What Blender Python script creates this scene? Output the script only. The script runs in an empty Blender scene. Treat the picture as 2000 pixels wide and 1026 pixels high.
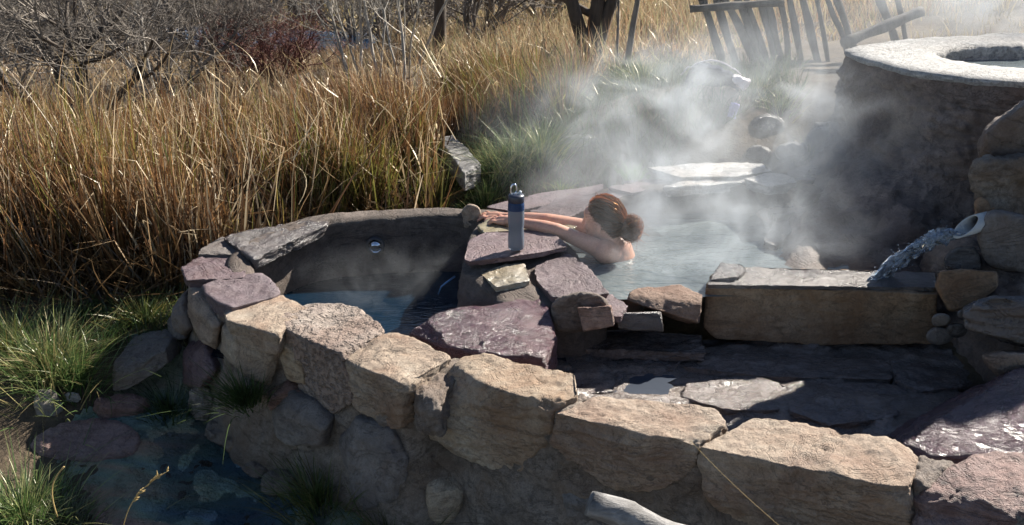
import bpy, bmesh, math, random
import numpy as np
from mathutils import Vector

# ------------------------------------------------------------------ camera, sky, sun, exposure
sc = bpy.context.scene
COL = sc.collection
CAM_Z, PITCH, FPX = 1.8, math.radians(21.43), 2000 * 35 / 36.0
cd = bpy.data.cameras.new('camera'); cam = bpy.data.objects.new('camera', cd); COL.objects.link(cam)
cam.location = (0, 0, CAM_Z); cam.rotation_euler = (math.pi / 2 - PITCH, 0, 0)
cd.lens = 35; cd.sensor_width = 36; cd.clip_end = 600; cd.clip_start = 0.05
sc.camera = cam
SUN_AZ, SUN_EL = math.radians(50), math.radians(36)      # azimuth measured from +Y towards +X
w = bpy.data.worlds.new('World'); sc.world = w; w.use_nodes = True
wn = w.node_tree.nodes; wl = w.node_tree.links
bg = wn['Background']; sky = wn.new('ShaderNodeTexSky'); sky.sky_type = 'NISHITA'; sky.sun_disc = False
sky.sun_elevation = SUN_EL; sky.sun_rotation = SUN_AZ; sky.altitude = 1800; sky.air_density = 1.0; sky.dust_density = 0.6
wl.new(sky.outputs[0], bg.inputs[0]); bg.inputs[1].default_value = 0.05
sd = bpy.data.lights.new('sun', 'SUN'); sd.energy = 5.0; sd.angle = math.radians(0.55); sd.color = (1.0, 0.94, 0.84)
sun = bpy.data.objects.new('sun', sd); COL.objects.link(sun)
SUNV = Vector((math.sin(SUN_AZ) * math.cos(SUN_EL), math.cos(SUN_AZ) * math.cos(SUN_EL), math.sin(SUN_EL)))
sun.rotation_euler = SUNV.to_track_quat('Z', 'Y').to_euler(); sun.location = SUNV * 30
vs = sc.view_settings; vs.view_transform = 'Standard'; vs.look = 'None'; vs.exposure = 1.42; vs.gamma = 1.0
cy = sc.cycles
cy.use_denoising = True; cy.max_bounces = 8; cy.diffuse_bounces = 3; cy.glossy_bounces = 3
cy.transmission_bounces = 6; cy.transparent_max_bounces = 12; cy.volume_bounces = 1
cy.volume_step_rate = 1.0; cy.volume_max_steps = 128; cy.use_adaptive_sampling = True; cy.adaptive_threshold = 0.02
cy.sample_clamp_indirect = 6

rng = np.random.default_rng(7)
random.seed(7)
CT, ST = math.cos(PITCH), math.sin(PITCH)

def ray(px, py):
    u = (px - 1000) / FPX; v = (513 - py) / FPX
    return np.array([u, CT + v * ST, -ST + v * CT])
def P(px, py, z):
    d = ray(px, py); t = (z - CAM_Z) / d[2]
    return d * t + np.array([0, 0, CAM_Z])
def PY(px, py, y):
    d = ray(px, py); t = y / d[1]
    return d * t + np.array([0, 0, CAM_Z])
def A(*a): return np.array(a, dtype=float)

# ------------------------------------------------------------------ noise (vectorised gradient noise)
_perm = np.random.default_rng(3).permutation(256); _perm = np.concatenate([_perm, _perm, _perm])
_g = np.random.default_rng(4).normal(size=(256, 3)); _g /= np.linalg.norm(_g, axis=1)[:, None]
def perlin(p):
    p = np.asarray(p, float); i = np.floor(p).astype(int); f = p - i; i &= 255
    u = f * f * f * (f * (f * 6 - 15) + 10)
    def gr(dx, dy, dz):
        h = _perm[_perm[_perm[(i[:, 0] + dx) & 255] + ((i[:, 1] + dy) & 255)] + ((i[:, 2] + dz) & 255)]
        g = _g[h]
        return g[:, 0] * (f[:, 0] - dx) + g[:, 1] * (f[:, 1] - dy) + g[:, 2] * (f[:, 2] - dz)
    x00 = gr(0,0,0) * (1 - u[:, 0]) + gr(1,0,0) * u[:, 0]; x10 = gr(0,1,0) * (1 - u[:, 0]) + gr(1,1,0) * u[:, 0]
    x01 = gr(0,0,1) * (1 - u[:, 0]) + gr(1,0,1) * u[:, 0]; x11 = gr(0,1,1) * (1 - u[:, 0]) + gr(1,1,1) * u[:, 0]
    y0 = x00 * (1 - u[:, 1]) + x10 * u[:, 1]; y1 = x01 * (1 - u[:, 1]) + x11 * u[:, 1]
    return (y0 * (1 - u[:, 2]) + y1 * u[:, 2]) * 1.6
def fbm(p, octv=4, gain=0.5, lac=2.1):
    p = np.asarray(p, float); s = np.zeros(len(p)); a = 1.0
    for k in range(octv):
        s += a * perlin(p * lac ** k + 17.3 * k); a *= gain
    return s

# ------------------------------------------------------------------ mesh helpers
def mk(name, V, F, mat, parent=None, smooth=True, col=None, origin=None):
    """V (n,3) world coordinates, F list of face arrays (quads/tris). One mesh object."""
    V = np.asarray(V, float)
    if origin is None:
        o = np.array([(V[:, 0].min() + V[:, 0].max()) / 2, (V[:, 1].min() + V[:, 1].max()) / 2, V[:, 2].min()])
    else: o = np.asarray(origin, float)
    me = bpy.data.meshes.new(name)
    if isinstance(F, np.ndarray): F = [F]
    F = [np.asarray(f, int) for f in F if len(f)]
    nv = len(V); me.vertices.add(nv); me.vertices.foreach_set('co', (V - o).astype(np.float32).ravel())
    loops = np.concatenate([f.ravel() for f in F]); tot = np.concatenate([np.full(len(f), f.shape[1]) for f in F])
    me.loops.add(len(loops)); me.loops.foreach_set('vertex_index', loops.astype(np.int32))
    me.polygons.add(len(tot)); st = np.concatenate([[0], np.cumsum(tot)[:-1]])
    me.polygons.foreach_set('loop_start', st.astype(np.int32)); me.polygons.foreach_set('loop_total', tot.astype(np.int32))
    if col is not None:
        ca = me.color_attributes.new('Col', 'FLOAT_COLOR', 'POINT')
        c4 = np.ones((nv, 4), np.float32); c4[:, :3] = col; ca.data.foreach_set('color', c4.ravel())
    me.update(calc_edges=True); me.validate()
    me.polygons.foreach_set('use_smooth', np.full(len(me.polygons), bool(smooth)))
    if mat: me.materials.append(mat)
    ob = bpy.data.objects.new(name, me); COL.objects.link(ob)
    ob['_o'] = list(o)
    if parent is not None:
        ob.parent = parent; po = np.array(parent['_o']); ob.location = o - po
    else: ob.location = o
    return ob
def empty(name, loc):
    e = bpy.data.objects.new(name, None); COL.objects.link(e); e.location = loc; e['_o'] = [float(q) for q in loc]; e.empty_display_size = .1
    return e
def tag(o, label, cat, group=None):
    o['label'] = label; o['category'] = cat; o['kind'] = 'thing'
    if group: o['group'] = group
    return o
def kind(o, k, label=None):
    o['kind'] = k
    if label: o['label'] = label
    return o

_cs = {}
def cubesphere(n):
    if n in _cs: return _cs[n]
    key = {}; V = []; F = []
    def vid(a):
        k = tuple(int(round(q)) for q in a)
        if k not in key: key[k] = len(V); V.append([2.0 * q / n - 1 for q in k])
        return key[k]
    for ax in range(3):
        for s in (0, n):
            for i in range(n):
                for j in range(n):
                    q = []
                    for (a, b) in ((i, j), (i + 1, j), (i + 1, j + 1), (i, j + 1)):
                        c = [0, 0, 0]; c[ax] = s; c[(ax + 1) % 3] = a; c[(ax + 2) % 3] = b; q.append(vid(c))
                    F.append(q if s else q[::-1])
    _cs[n] = (np.array(V), np.array(F)); return _cs[n]
def vnormals(V, F):
    n = np.cross(V[F[:, 2]] - V[F[:, 0]], V[F[:, -1] if F.shape[1] == 3 else F[:, 3]] - V[F[:, 1]])
    N = np.zeros_like(V)
    for k in range(F.shape[1]): np.add.at(N, F[:, k], n)
    return N / (np.linalg.norm(N, axis=1)[:, None] + 1e-12)
def rockshape(pts, n=20, p=16, amp=.010, freq=5.0, lay=0.0, layf=22.0, chips=10, seed=0, chipd=.9, fine=.16, pits=0, spall=.004):
    p = p if p < 12 else p * 3.4; n = int(n * 1.3)
    pts = np.asarray(pts, float); lo = pts.min(0); hi = pts.max(0); c = (lo + hi) / 2; h = np.maximum((hi - lo) / 2, .008)
    q = (pts - c) / h
    bm = bmesh.new()
    r = np.random.default_rng(seed + 11)
    for a in q + r.normal(scale=.004, size=q.shape): bm.verts.new(a)
    res = bmesh.ops.convex_hull(bm, input=bm.verts[:])
    bm.normal_update()
    N = []; O = []
    for f in bm.faces:
        if f.calc_area() < 1e-5: continue
        nn = np.array(f.normal); off = nn @ np.array(f.calc_center_median())
        if off > .05: N.append(nn); O.append(off)
    bm.free()
    for k in range(chips):
        d = r.normal(size=3); d /= np.linalg.norm(d)
        sup = (q @ d).max(); N.append(d); O.append(sup * r.uniform(chipd, 1.0))
    N = np.array(N); O = np.array(O)
    D, F = cubesphere(n)
    D = D / np.linalg.norm(D, axis=1)[:, None] ** .5
    s = np.maximum(D @ N.T / O, 0) ** p
    t = s.sum(1) ** (-1.0 / p)
    V = D * t[:, None] * h + c
    Nn = vnormals(V, F)
    sh = np.array([seed * 3.7, seed * 1.3, -seed * 2.1])
    rg = 1 - 2 * np.abs(perlin(V * freq * 2.3 + sh)); d = amp * .75 * fbm(V * freq + sh, 5, .55) + amp * .3 * np.minimum(rg, .2) + amp * fine * fbm(V * freq * 7 + sh, 3, .6)
    if lay: 
        wv = V + .03 * np.stack([fbm(V * 4 + sh, 2)] * 3, 1)
        d = d + lay * fbm(wv * np.array([3, 3, layf]) + sh, 3) * (1 - .6 * np.abs(Nn[:, 2]))
    if spall:
        for fq, am in ((6.0, 1.0), (13.0, .6)):
            sp_ = fbm((V + .04 * np.stack([fbm(V * 8 + sh + 3, 2)] * 3, 1)) * A(fq, fq, fq * 1.5) + sh * 1.7, 3, .55); d = d - spall * am * np.clip((sp_ - .18) * 9, 0, 1) - spall * am * .5 * np.clip((sp_ + .30) * -9, 0, 1)
    if pits:
        pn = fbm(V * 26 + sh, 2); d = d - pits * np.clip(pn - .25, 0, 1) 
    return V + Nn * d[:, None], F
def rock(name, pts, mat, parent=None, **k):
    V, F = rockshape(pts, **k)
    return mk(name, V, F, mat, parent)
def slab(pxs, z, th, shrink=.92, zs=None, dz=0):
    """top outline given as picture points on a plane at height z (or heights zs), dropped by th"""
    T = np.array([P(a, b, (zs[i] if zs is not None else z)) for i, (a, b) in enumerate(pxs)])
    c = T.mean(0); B = c + (T - c) * shrink; B[:, 2] = T[:, 2] - th
    return np.concatenate([T, B])
def tube(pts, rad, ns=10, cap=True):
    pts = np.asarray(pts, float); rad = np.broadcast_to(np.asarray(rad, float), (len(pts),)); m = len(pts)
    T = np.gradient(pts, axis=0); T /= np.linalg.norm(T, axis=1)[:, None] + 1e-12
    up = A(0, 0, 1) if abs(T[0][2]) < .9 else A(1, 0, 0)
    V = []; n0 = None
    for i in range(m):
        a = np.cross(T[i], up); a /= np.linalg.norm(a) + 1e-12; b = np.cross(a, T[i])
        th = np.arange(ns) * 2 * math.pi / ns
        V.append(pts[i] + rad[i] * (np.cos(th)[:, None] * a + np.sin(th)[:, None] * b))
    V = np.concatenate(V); F = []
    for i in range(m - 1):
        for j in range(ns):
            k = (j + 1) % ns; F.append([i * ns + j, i * ns + k, (i + 1) * ns + k, (i + 1) * ns + j])
    Fs = [np.array(F)]
    if cap:
        V = np.concatenate([V, pts[:1], pts[-1:]]); c0 = m * ns
        Fs.append(np.array([[c0, (j + 1) % ns, j] for j in range(ns)] + [[c0 + 1, (m - 1) * ns + j, (m - 1) * ns + (j + 1) % ns] for j in range(ns)]))
    return V, Fs
def lathe(prof, ns=28, loc=(0, 0, 0)):
    V = []; F = []
    for (r, z) in prof:
        for j in range(ns): a = 2 * math.pi * j / ns; V.append([loc[0] + r * math.cos(a), loc[1] + r * math.sin(a), loc[2] + z])
    for i in range(len(prof) - 1):
        for j in range(ns): k = (j + 1) % ns; F.append([i * ns + j, i * ns + k, (i + 1) * ns + k, (i + 1) * ns + j])
    return np.array(V), np.array(F)
def resample(pts, step):
    pts = np.asarray(pts, float); L = np.concatenate([[0], np.cumsum(np.linalg.norm(np.diff(pts[:, :2], axis=0), axis=1))])
    n = max(2, int(L[-1] / step)); s = np.linspace(0, L[-1], n)
    out = np.stack([np.interp(s, L, pts[:, k]) for k in range(pts.shape[1])], 1)
    k = max(1, int(.06 / step))                     # soften the corners a little
    for _ in range(2):
        sm = out.copy(); sm[k:-k] = (out[:-2 * k] + out[k:-k] + out[2 * k:]) / 3; out = sm
    return out
def stripwall(name, path, section, mat, parent=None, step=.022, amp=.012, freq=6, seed=0, lay=0, closed=False):
    """path (n,3): edge line with top height; section: list of (outward offset, z relative to the path, or ('abs', z))"""
    pa = resample(path, step); t = np.gradient(pa[:, :2], axis=0); t /= np.linalg.norm(t, axis=1)[:, None]
    nrm = np.stack([t[:, 1], -t[:, 0]], 1)         # right-hand side of the direction of travel = outward
    sec = []
    for (a, b) in zip(section[:-1], section[1:]):
        m = max(1, int(math.hypot(a[0] - b[0], a[1] - b[1]) / step))
        for k in range(m): u = k / m; sec.append((a[0] + (b[0] - a[0]) * u, a[1] + (b[1] - a[1]) * u))
    sec.append(section[-1]); sec = np.array(sec); ns = len(sec); m = len(pa)
    V = np.zeros((m, ns, 3)); V[:, :, :2] = pa[:, None, :2] + nrm[:, None, :] * sec[None, :, :1]; V[:, :, 2] = pa[:, None, 2] + sec[None, :, 1]
    V = V.reshape(-1, 3); i, j = np.meshgrid(np.arange(m - 1), np.arange(ns - 1), indexing='ij'); i = i.ravel(); j = j.ravel()
    F = np.stack([i * ns + j, (i + 1) * ns + j, (i + 1) * ns + j + 1, i * ns + j + 1], 1)
    N = vnormals(V, F); d = amp * fbm(V * freq + seed, 5, .55)
    if lay: d += lay * fbm(V * np.array([3, 3, 20]) + seed, 3)
    V = V + N * d[:, None]
    caps = [np.array([list(range(ns))]), np.array([list(range((m - 1) * ns, m * ns))[::-1]])]
    return mk(name, V, [F] + caps, mat, parent)

# ------------------------------------------------------------------ materials
class NT:
    def __init__(s, name):
        s.m = bpy.data.materials.new(name); s.m.use_nodes = True; s.t = s.m.node_tree; s.n = s.t.nodes; s.l = s.t.links
        s.n.clear(); s.out = s.n.new('ShaderNodeOutputMaterial')
    def add(s, t, ins=None, **k):
        nd = s.n.new(t)
        for a, v in k.items(): setattr(nd, a, v)
        for a, v in (ins or {}).items():
            if isinstance(v, bpy.types.NodeSocket): s.l.new(v, nd.inputs[a])
            else: nd.inputs[a].default_value = v
        return nd
    def pos(s, scale=(1, 1, 1)):
        g = s.add('ShaderNodeNewGeometry').outputs['Position']
        return s.add('ShaderNodeMapping', {'Vector': g, 'Scale': scale}).outputs[0]
    def noise(s, sc_, det=6, rough=.6, vec=None, dist=0):
        return s.add('ShaderNodeTexNoise', {'Vector': vec if vec is not None else s.pos(), 'Scale': sc_, 'Detail': det, 'Roughness': rough, 'Distortion': dist}).outputs['Fac']
    def ramp(s, fac, stops, interp='LINEAR'):
        r = s.add('ShaderNodeValToRGB', {'Fac': fac}); cr = r.color_ramp; cr.interpolation = interp
        while len(cr.elements) < len(stops): cr.elements.new(.5)
        for e, (p, c) in zip(cr.elements, stops): e.position = p; e.color = (*c, 1) if len(c) == 3 else c
        return r.outputs[0]
    def mix(s, f, a, b, mode='MIX'):
        m = s.add('ShaderNodeMix', data_type='RGBA', blend_type=mode)
        for i, v in ((0, f), (6, a), (7, b)):
            if isinstance(v, bpy.types.NodeSocket): s.l.new(v, m.inputs[i])
            else: m.inputs[i].default_value = v if i == 0 else ((*v, 1) if len(v) == 3 else v)
        return m.outputs[2]
    def math(s, op, a, b=0.0, clamp=False):
        m = s.add('ShaderNodeMath', operation=op, use_clamp=clamp)
        for i, v in ((0, a), (1, b)):
            if isinstance(v, bpy.types.NodeSocket): s.l.new(v, m.inputs[i])
            else: m.inputs[i].default_value = v
        return m.outputs[0]
    def bump(s, h, st=.5, dist=.01, nrm=None):
        ins = {'Height': h, 'Strength': st, 'Distance': dist}
        if nrm is not None: ins['Normal'] = nrm
        return s.add('ShaderNodeBump', ins).outputs[0]
    def surf(s, sh): s.l.new(sh, s.out.inputs['Surface']); return s.m
def g3(v): return (v, v, v)

def rock_mat(name, c1, c2, c3, rough=(.65, .9), bump=.6, scale=3.0, layers=0.0, speck=.35, wet=0.0, pits=0.0, tint=.12, stain=.55):
    m = NT(name); pos = m.pos(); rnd = m.add('ShaderNodeObjectInfo').outputs['Random']
    n1 = m.noise(scale, 8, .65, pos, .4); n2 = m.noise(scale * 9, 6, .7, pos); n3 = m.noise(scale * 34, 4, .7, pos)
    col = m.ramp(n1, [(.30, c1), (.52, c2), (.72, c3)])
    dk = m.ramp(n2, [(.30, g3(1 - speck)), (.58, g3(1.0)), (.8, g3(1.0 + speck * .35))])
    col = m.mix(1.0, col, dk, 'MULTIPLY')
    col = m.mix(1.0, col, m.ramp(n3, [(.32, g3(.72)), (.55, g3(1.05))]), 'MULTIPLY')
    stn = m.ramp(m.noise(scale * .55, 7, .7, m.pos((1, 1, .7)), .8), [(.46, g3(0)), (.62, g3(1))])
    col = m.mix(m.math('MULTIPLY', stn, stain), col, tuple(q * w for q, w in zip(c1, (.85, .68, .52))))
    hs = m.add('ShaderNodeHueSaturation', {'Hue': m.math('ADD', m.math('MULTIPLY', rnd, .024), .478), 'Saturation': m.math('ADD', m.math('MULTIPLY', rnd, .3), .85),
                'Value': m.math('ADD', m.math('MULTIPLY', rnd, tint * 2), 1 - tint), 'Color': col}).outputs[0]
    h = m.math('ADD', m.math('ADD', m.math('MULTIPLY', n2, .5), m.math('MULTIPLY', n3, .42)), m.math('MULTIPLY', m.noise(scale * 90, 3, .7, pos), .22))
    if layers:
        nl = m.noise(2.0, 5, .7, m.pos((2.5, 2.5, 26)), 1.0); h = m.math('ADD', h, m.math('MULTIPLY', nl, layers))
    st = m.noise(scale * .8, 5, .7, m.pos((1, 1, 2.2)), 1.2); ridge = m.ramp(m.math('ABSOLUTE', m.math('SUBTRACT', st, .5)), [(.0, g3(0)), (.016, g3(1))]); h = m.math('ADD', h, m.math('MULTIPLY', ridge, .22)); hs = m.mix(m.math('MULTIPLY', m.math('SUBTRACT', 1.0, ridge), .35), hs, tuple(q * .3 for q in c1))
    if pits:
        pv = m.ramp(m.noise(42, 3, .6, pos), [(.36, g3(0)), (.5, g3(1))]); h = m.math('ADD', h, m.math('MULTIPLY', pv, pits))
        hs = m.mix(m.math('MULTIPLY', m.math('SUBTRACT', 1.0, pv), .35), hs, tuple(q * .35 for q in c1))
    b = m.bump(h, bump, .018)
    ro = m.ramp(n1, [(.3, g3(rough[0])), (.7, g3(rough[1]))])
    if wet:
        wm = m.ramp(m.noise(2.2, 4, .6, pos, .6), [(.5 - wet * .25, g3(1)), (.62, g3(0))])
        ro = m.mix(wm, ro, g3(.16)); hs = m.mix(m.math('MULTIPLY', wm, .45), hs, tuple(q * .4 for q in c2))
    p = m.add('ShaderNodeBsdfPrincipled', {'Base Color': hs, 'Roughness': ro, 'Normal': b, 'Specular IOR Level': .5 + .35 * (wet > 0)})
    return m.surf(p.outputs[0])

M = {}
M['sand'] = rock_mat('sandstone', (.25, .178, .122), (.37, .298, .22), (.48, .418, .332), layers=.25, bump=.9, tint=.08, scale=4)
M['sand_pit'] = rock_mat('pitted_sandstone', (.26, .20, .15), (.37, .31, .24), (.47, .41, .335), bump=.85, pits=1.1)
M['brown'] = rock_mat('brown_sandstone', (.19, .118, .074), (.275, .19, .126), (.345, .262, .188), bump=.8, layers=.3)
M['purple'] = rock_mat('purple_flagstone', (.105, .068, .074), (.172, .122, .128), (.26, .21, .208), bump=.8, rough=(.35, .7), layers=.5)
M['purple_wet'] = rock_mat('wet_purple_rock', (.075, .036, .048), (.125, .066, .082), (.22, .145, .15), bump=1.0, rough=(.2, .42), wet=.35, layers=.9, scale=4)
M['pale_flag'] = rock_mat('pale_flagstone', (.28, .24, .15), (.38, .34, .24), (.45, .42, .36), bump=.45, rough=(.3, .7), wet=.3)
M['grey'] = rock_mat('grey_rock', (.13, .11, .10), (.21, .19, .17), (.30, .27, .24), bump=.8)
M['greywet'] = rock_mat('wet_grey_rock', (.07, .06, .06), (.12, .105, .10), (.19, .165, .155), bump=.8, rough=(.25, .6), wet=.6, layers=.6)
M['terrace'] = rock_mat('wet_terrace_rock', (.105, .086, .078), (.18, .15, .136), (.27, .232, .212), bump=.8, rough=(.12, .34), wet=.7, layers=.4, scale=3.0, tint=.06)
M['mortar'] = rock_mat('rough_mortar', (.16, .13, .105), (.24, .20, .165), (.31, .27, .23), bump=1.0, scale=5, speck=.45)
M['concrete'] = rock_mat('stained_concrete', (.085, .066, .05), (.14, .112, .088), (.21, .178, .148), bump=.9, scale=3.2, speck=.4)
M['mound'] = rock_mat('brown_travertine', (.135, .10, .076), (.225, .178, .142), (.33, .27, .225), bump=1.0, scale=3, rough=(.4, .75), layers=.5)
M['rim'] = rock_mat('pale_lime_render', (.46, .45, .43), (.58, .57, .55), (.68, .67, .65), bump=1.0, scale=7, speck=.3, tint=.02, stain=.15, pits=.5)
M['crust'] = rock_mat('lime_crusted_stone', (.30, .28, .26), (.48, .46, .44), (.62, .60, .58), bump=.8, rough=(.2, .5), wet=.4, scale=5)
M['red'] = rock_mat('red_layered_rock', (.19, .11, .08), (.30, .20, .155), (.42, .33, .27), bump=1.0, layers=1.2, rough=(.5, .8))

def ground_mat():
    m = NT('soil_and_litter'); pos = m.pos()
    n1 = m.noise(1.1, 8, .65, pos); n2 = m.noise(14, 6, .7, pos); n3 = m.noise(70, 4, .7, pos)
    c = m.ramp(n1, [(.32, (.055, .038, .022)), (.5, (.085, .060, .036)), (.68, (.15, .11, .062))])
    c = m.mix(1.0, c, m.ramp(n2, [(.3, g3(.5)), (.62, g3(1.2))]), 'MULTIPLY')
    h = m.math('ADD', n2, m.math('MULTIPLY', n3, .5))
    return m.surf(m.add('ShaderNodeBsdfPrincipled', {'Base Color': c, 'Roughness': .92, 'Normal': m.bump(h, .9, .03)}).outputs[0])
M['ground'] = ground_mat()
def streambed_mat():
    m = NT('algae_streaked_bedrock'); pos = m.pos(); n1 = m.noise(1.5, 5, .55, m.add('ShaderNodeMapping', {'Vector': pos, 'Rotation': (0, 0, .95), 'Scale': (.55, 1.5, 1)}).outputs[0], .5); n2 = m.noise(12, 6, .7, pos); n3 = m.noise(55, 3, .6, pos)
    c = m.ramp(n1, [(.30, (.26, .14, .12)), (.43, (.25, .165, .11)), (.52, (.13, .17, .12)), (.62, (.08, .14, .17)), (.75, (.19, .13, .16))])
    c = m.mix(1.0, c, m.ramp(n2, [(.3, g3(.55)), (.6, g3(1.15))]), 'MULTIPLY')
    h = m.math('ADD', n2, m.math('MULTIPLY', n3, .4))
    return m.surf(m.add('ShaderNodeBsdfPrincipled', {'Base Color': c, 'Roughness': m.ramp(n2, [(.3, g3(.15)), (.7, g3(.5))]), 'Normal': m.bump(h, .9, .025)}).outputs[0])
M['streambed'] = streambed_mat()
def water_mat(name, c, rough=.04, wave=.25, scale=9, trans=0.0, stretch=(1, 2.2, 1), dist=.02, spec=.75):
    m = NT(name); pos = m.pos(stretch); h = m.math('ADD', m.noise(scale, 3, .5, pos, .5), m.math('MULTIPLY', m.noise(scale * 4, 2, .5, pos), .25))
    p = m.add('ShaderNodeBsdfPrincipled', {'Base Color': (*c, 1), 'Roughness': rough, 'IOR': 1.36, 'Specular IOR Level': spec, 'Transmission Weight': trans, 'Normal': m.bump(h, wave, dist)})
    return m.surf(p.outputs[0])
M['basin_water'] = water_mat('blue_basin_water', (.004, .014, .028), .03, .35, 9)
M['pool_water'] = water_mat('milky_pool_water', (.155, .18, .185), .07, .8, 9)
M['river'] = water_mat('river_water', (.03, .08, .17), .08, .8, 3)
def film_mat():
    m = NT('thin_water_film'); pos = m.pos((1, 2, 1)); h = m.noise(16, 4, .6, pos, .6)
    b = m.bump(h, .35, .01); gl = m.add('ShaderNodeBsdfGlossy', {'Roughness': .06, 'Normal': b}); tr = m.add('ShaderNodeBsdfTransparent', {'Color': (.90, .96, .98, 1)})
    fr = m.add('ShaderNodeFresnel', {'IOR': 1.33, 'Normal': b}).outputs[0]
    return m.surf(m.add('ShaderNodeMixShader', {0: fr, 1: tr.outputs[0], 2: gl.outputs[0]}).outputs[0])
M['film'] = film_mat()
def leaf_mat(name, trans=.28, gloss=.05):
    m = NT(name); c = m.add('ShaderNodeVertexColor', layer_name='Col').outputs[0]
    d = m.add('ShaderNodeBsdfDiffuse', {'Color': c}); t = m.add('ShaderNodeBsdfTranslucent', {'Color': c}); g = m.add('ShaderNodeBsdfGlossy', {'Roughness': .35, 'Color': (.9, .85, .75, 1)})
    a = m.add('ShaderNodeMixShader', {0: trans, 1: d.outputs[0], 2: t.outputs[0]})
    return m.surf(m.add('ShaderNodeMixShader', {0: gloss, 1: a.outputs[0], 2: g.outputs[0]}).outputs[0])
M['blade'] = leaf_mat('grass_blade')
def wood_mat(name, c1, c2, rough=.85, sc_=6, stretch=(1, 1, .15), bump=.7):
    m = NT(name); pos = m.pos(stretch); n = m.noise(sc_ * 4, 6, .7, pos, .3); n2 = m.noise(sc_, 5, .6, m.pos())
    c = m.mix(1.0, m.ramp(n, [(.3, c1), (.7, c2)]), m.ramp(n2, [(.3, g3(.6)), (.65, g3(1.15))]), 'MULTIPLY')
    return m.surf(m.add('ShaderNodeBsdfPrincipled', {'Base Color': c, 'Roughness': rough, 'Normal': m.bump(n, bump, .012)}).outputs[0])
M['bark'] = wood_mat('dark_bark', (.035, .026, .020), (.10, .075, .055))
M['bark_grey'] = wood_mat('grey_bark', (.12, .10, .085), (.25, .215, .18))
M['bark_pale'] = wood_mat('pale_bark', (.30, .27, .23), (.48, .44, .38))
M['bark_red'] = wood_mat('red_bark', (.10, .035, .03), (.20, .08, .06))
M['fence'] = wood_mat('weathered_fence_wood', (.05, .042, .036), (.13, .11, .095))
M['drift'] = wood_mat('silvered_wood', (.075, .07, .066), (.36, .345, .335), stretch=(.35, 1, 1), bump=1.0)
def plain(name, c, rough=.5, metal=0, trans=0, sss=0, nb=.1, ns=40, **k):
    m = NT(name); n = m.noise(ns, 4, .6)
    col = m.mix(1.0, (*c, 1), m.ramp(n, [(.3, g3(.86)), (.7, g3(1.08))]), 'MULTIPLY')
    ins = {'Base Color': col, 'Roughness': rough, 'Metallic': metal, 'Transmission Weight': trans, 'Subsurface Weight': sss, 'Normal': m.bump(n, nb, .004)}
    p = m.add('ShaderNodeBsdfPrincipled', ins)
    if sss: p.inputs['Subsurface Radius'].default_value = (.9, .35, .2); p.inputs['Subsurface Scale'].default_value = .012
    for a, v in k.items(): p.inputs[a].default_value = v
    return m.surf(p.outputs[0])

# ------------------------------------------------------------------ terrain
CTRL = []
def cp(px, py, z): q = P(px, py, z); CTRL.append(q)
def cw(x, y, z): CTRL.append(A(x, y, z))
for a in [(340,650,-.30), (200,690,-.34), (90,760,-.42), (300,730,-.43), (400,800,-.52), (250,850,-.53), (100,880,-.53), (450,900,-.62), (500,1000,-.70), (250,990,-.62), (60,1000,-.58),
          (640,950,-.62), (100,600,-.30), (0,620,-.30), (250,610,-.29), (900,360,-.02), (1060,352,.04), (1180,342,.06), (1300,330,.09), (1450,312,.13), (1600,180,.42), (1450,105,.34), (1300,100,.26), (1300,0,-.1), (1150,100,-.15),
          (1000,50,-.8), (860,110,-.42), (650,95,-1.25), (560,120,-1.0), (100,150,-.5), (0,50,-1.0), (300,60,-1.1), (1600,60,.3), (1700,0,.3)]: cp(*a)
for a in [PY(1080,262,6.35), PY(1180,215,6.4), PY(1280,190,6.45), PY(1380,180,6.5), PY(1460,195,6.5), PY(1530,215,6.55), PY(1280,170,7.2), PY(1420,160,7.3), A(.2,7.3,.0), A(.6,8,.22)]: CTRL.append(a)
for a in [(-.5,2.6,-.8), (.5,2.5,-.85), (1.5,2.4,-.8), (0,3.0,-.76), (1,1.5,-.9), (-1,1.5,-.85), (-3,2,-.7), (3,2,-.6), (-.55,4.6,-.6), (-.3,4.2,-.6), (.3,4.6,-.6), (.75,4.9,-.5), (.7,4.4,-.6), (1,3.8,-.55), (1.4,3.6,-.55),
          (.4,3.6,-.6), (-2,5.2,-.3), (-1,5.6,-.28), (-3.5,5,-.3), (-3,6.5,-.28), (-1.5,7,-.25), (0,7,-.15), (2,6,.0), (3,6,.0), (3,4.2,.0), (2.2,4,-.15), (4,5,.2), (4,8,.4), (6,12,.5), (-6,6,-.35), (-6,10,-.6),
          (-8,20,-1.2), (0,22,-1.2), (8,22,.2), (-8,28,-.8), (0,30,-.7), (10,32,.5), (-15,45,1.5), (0,50,2), (15,50,3), (-40,20,0), (40,20,2), (-60,90,14), (0,100,15), (60,90,16), (0,-10,-1), (-20,-5,-1), (20,-5,-.4)]: cw(*a)
CTRL = np.array(CTRL)
def _k(a, b): return np.sqrt(((a[:, None, :] - b[None, :, :]) ** 2).sum(-1) + .15 ** 2)
_n = len(CTRL); _Am = np.zeros((_n + 3, _n + 3)); _Am[:_n, :_n] = _k(CTRL[:, :2], CTRL[:, :2]) - 0.02 * np.eye(_n); _Am[:_n, _n] = 1; _Am[_n, :_n] = 1; _Am[:_n, _n+1:] = CTRL[:, :2]; _Am[_n+1:, :_n] = CTRL[:, :2].T
_wt = np.linalg.solve(_Am, np.concatenate([CTRL[:, 2], [0, 0, 0]]))
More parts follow.
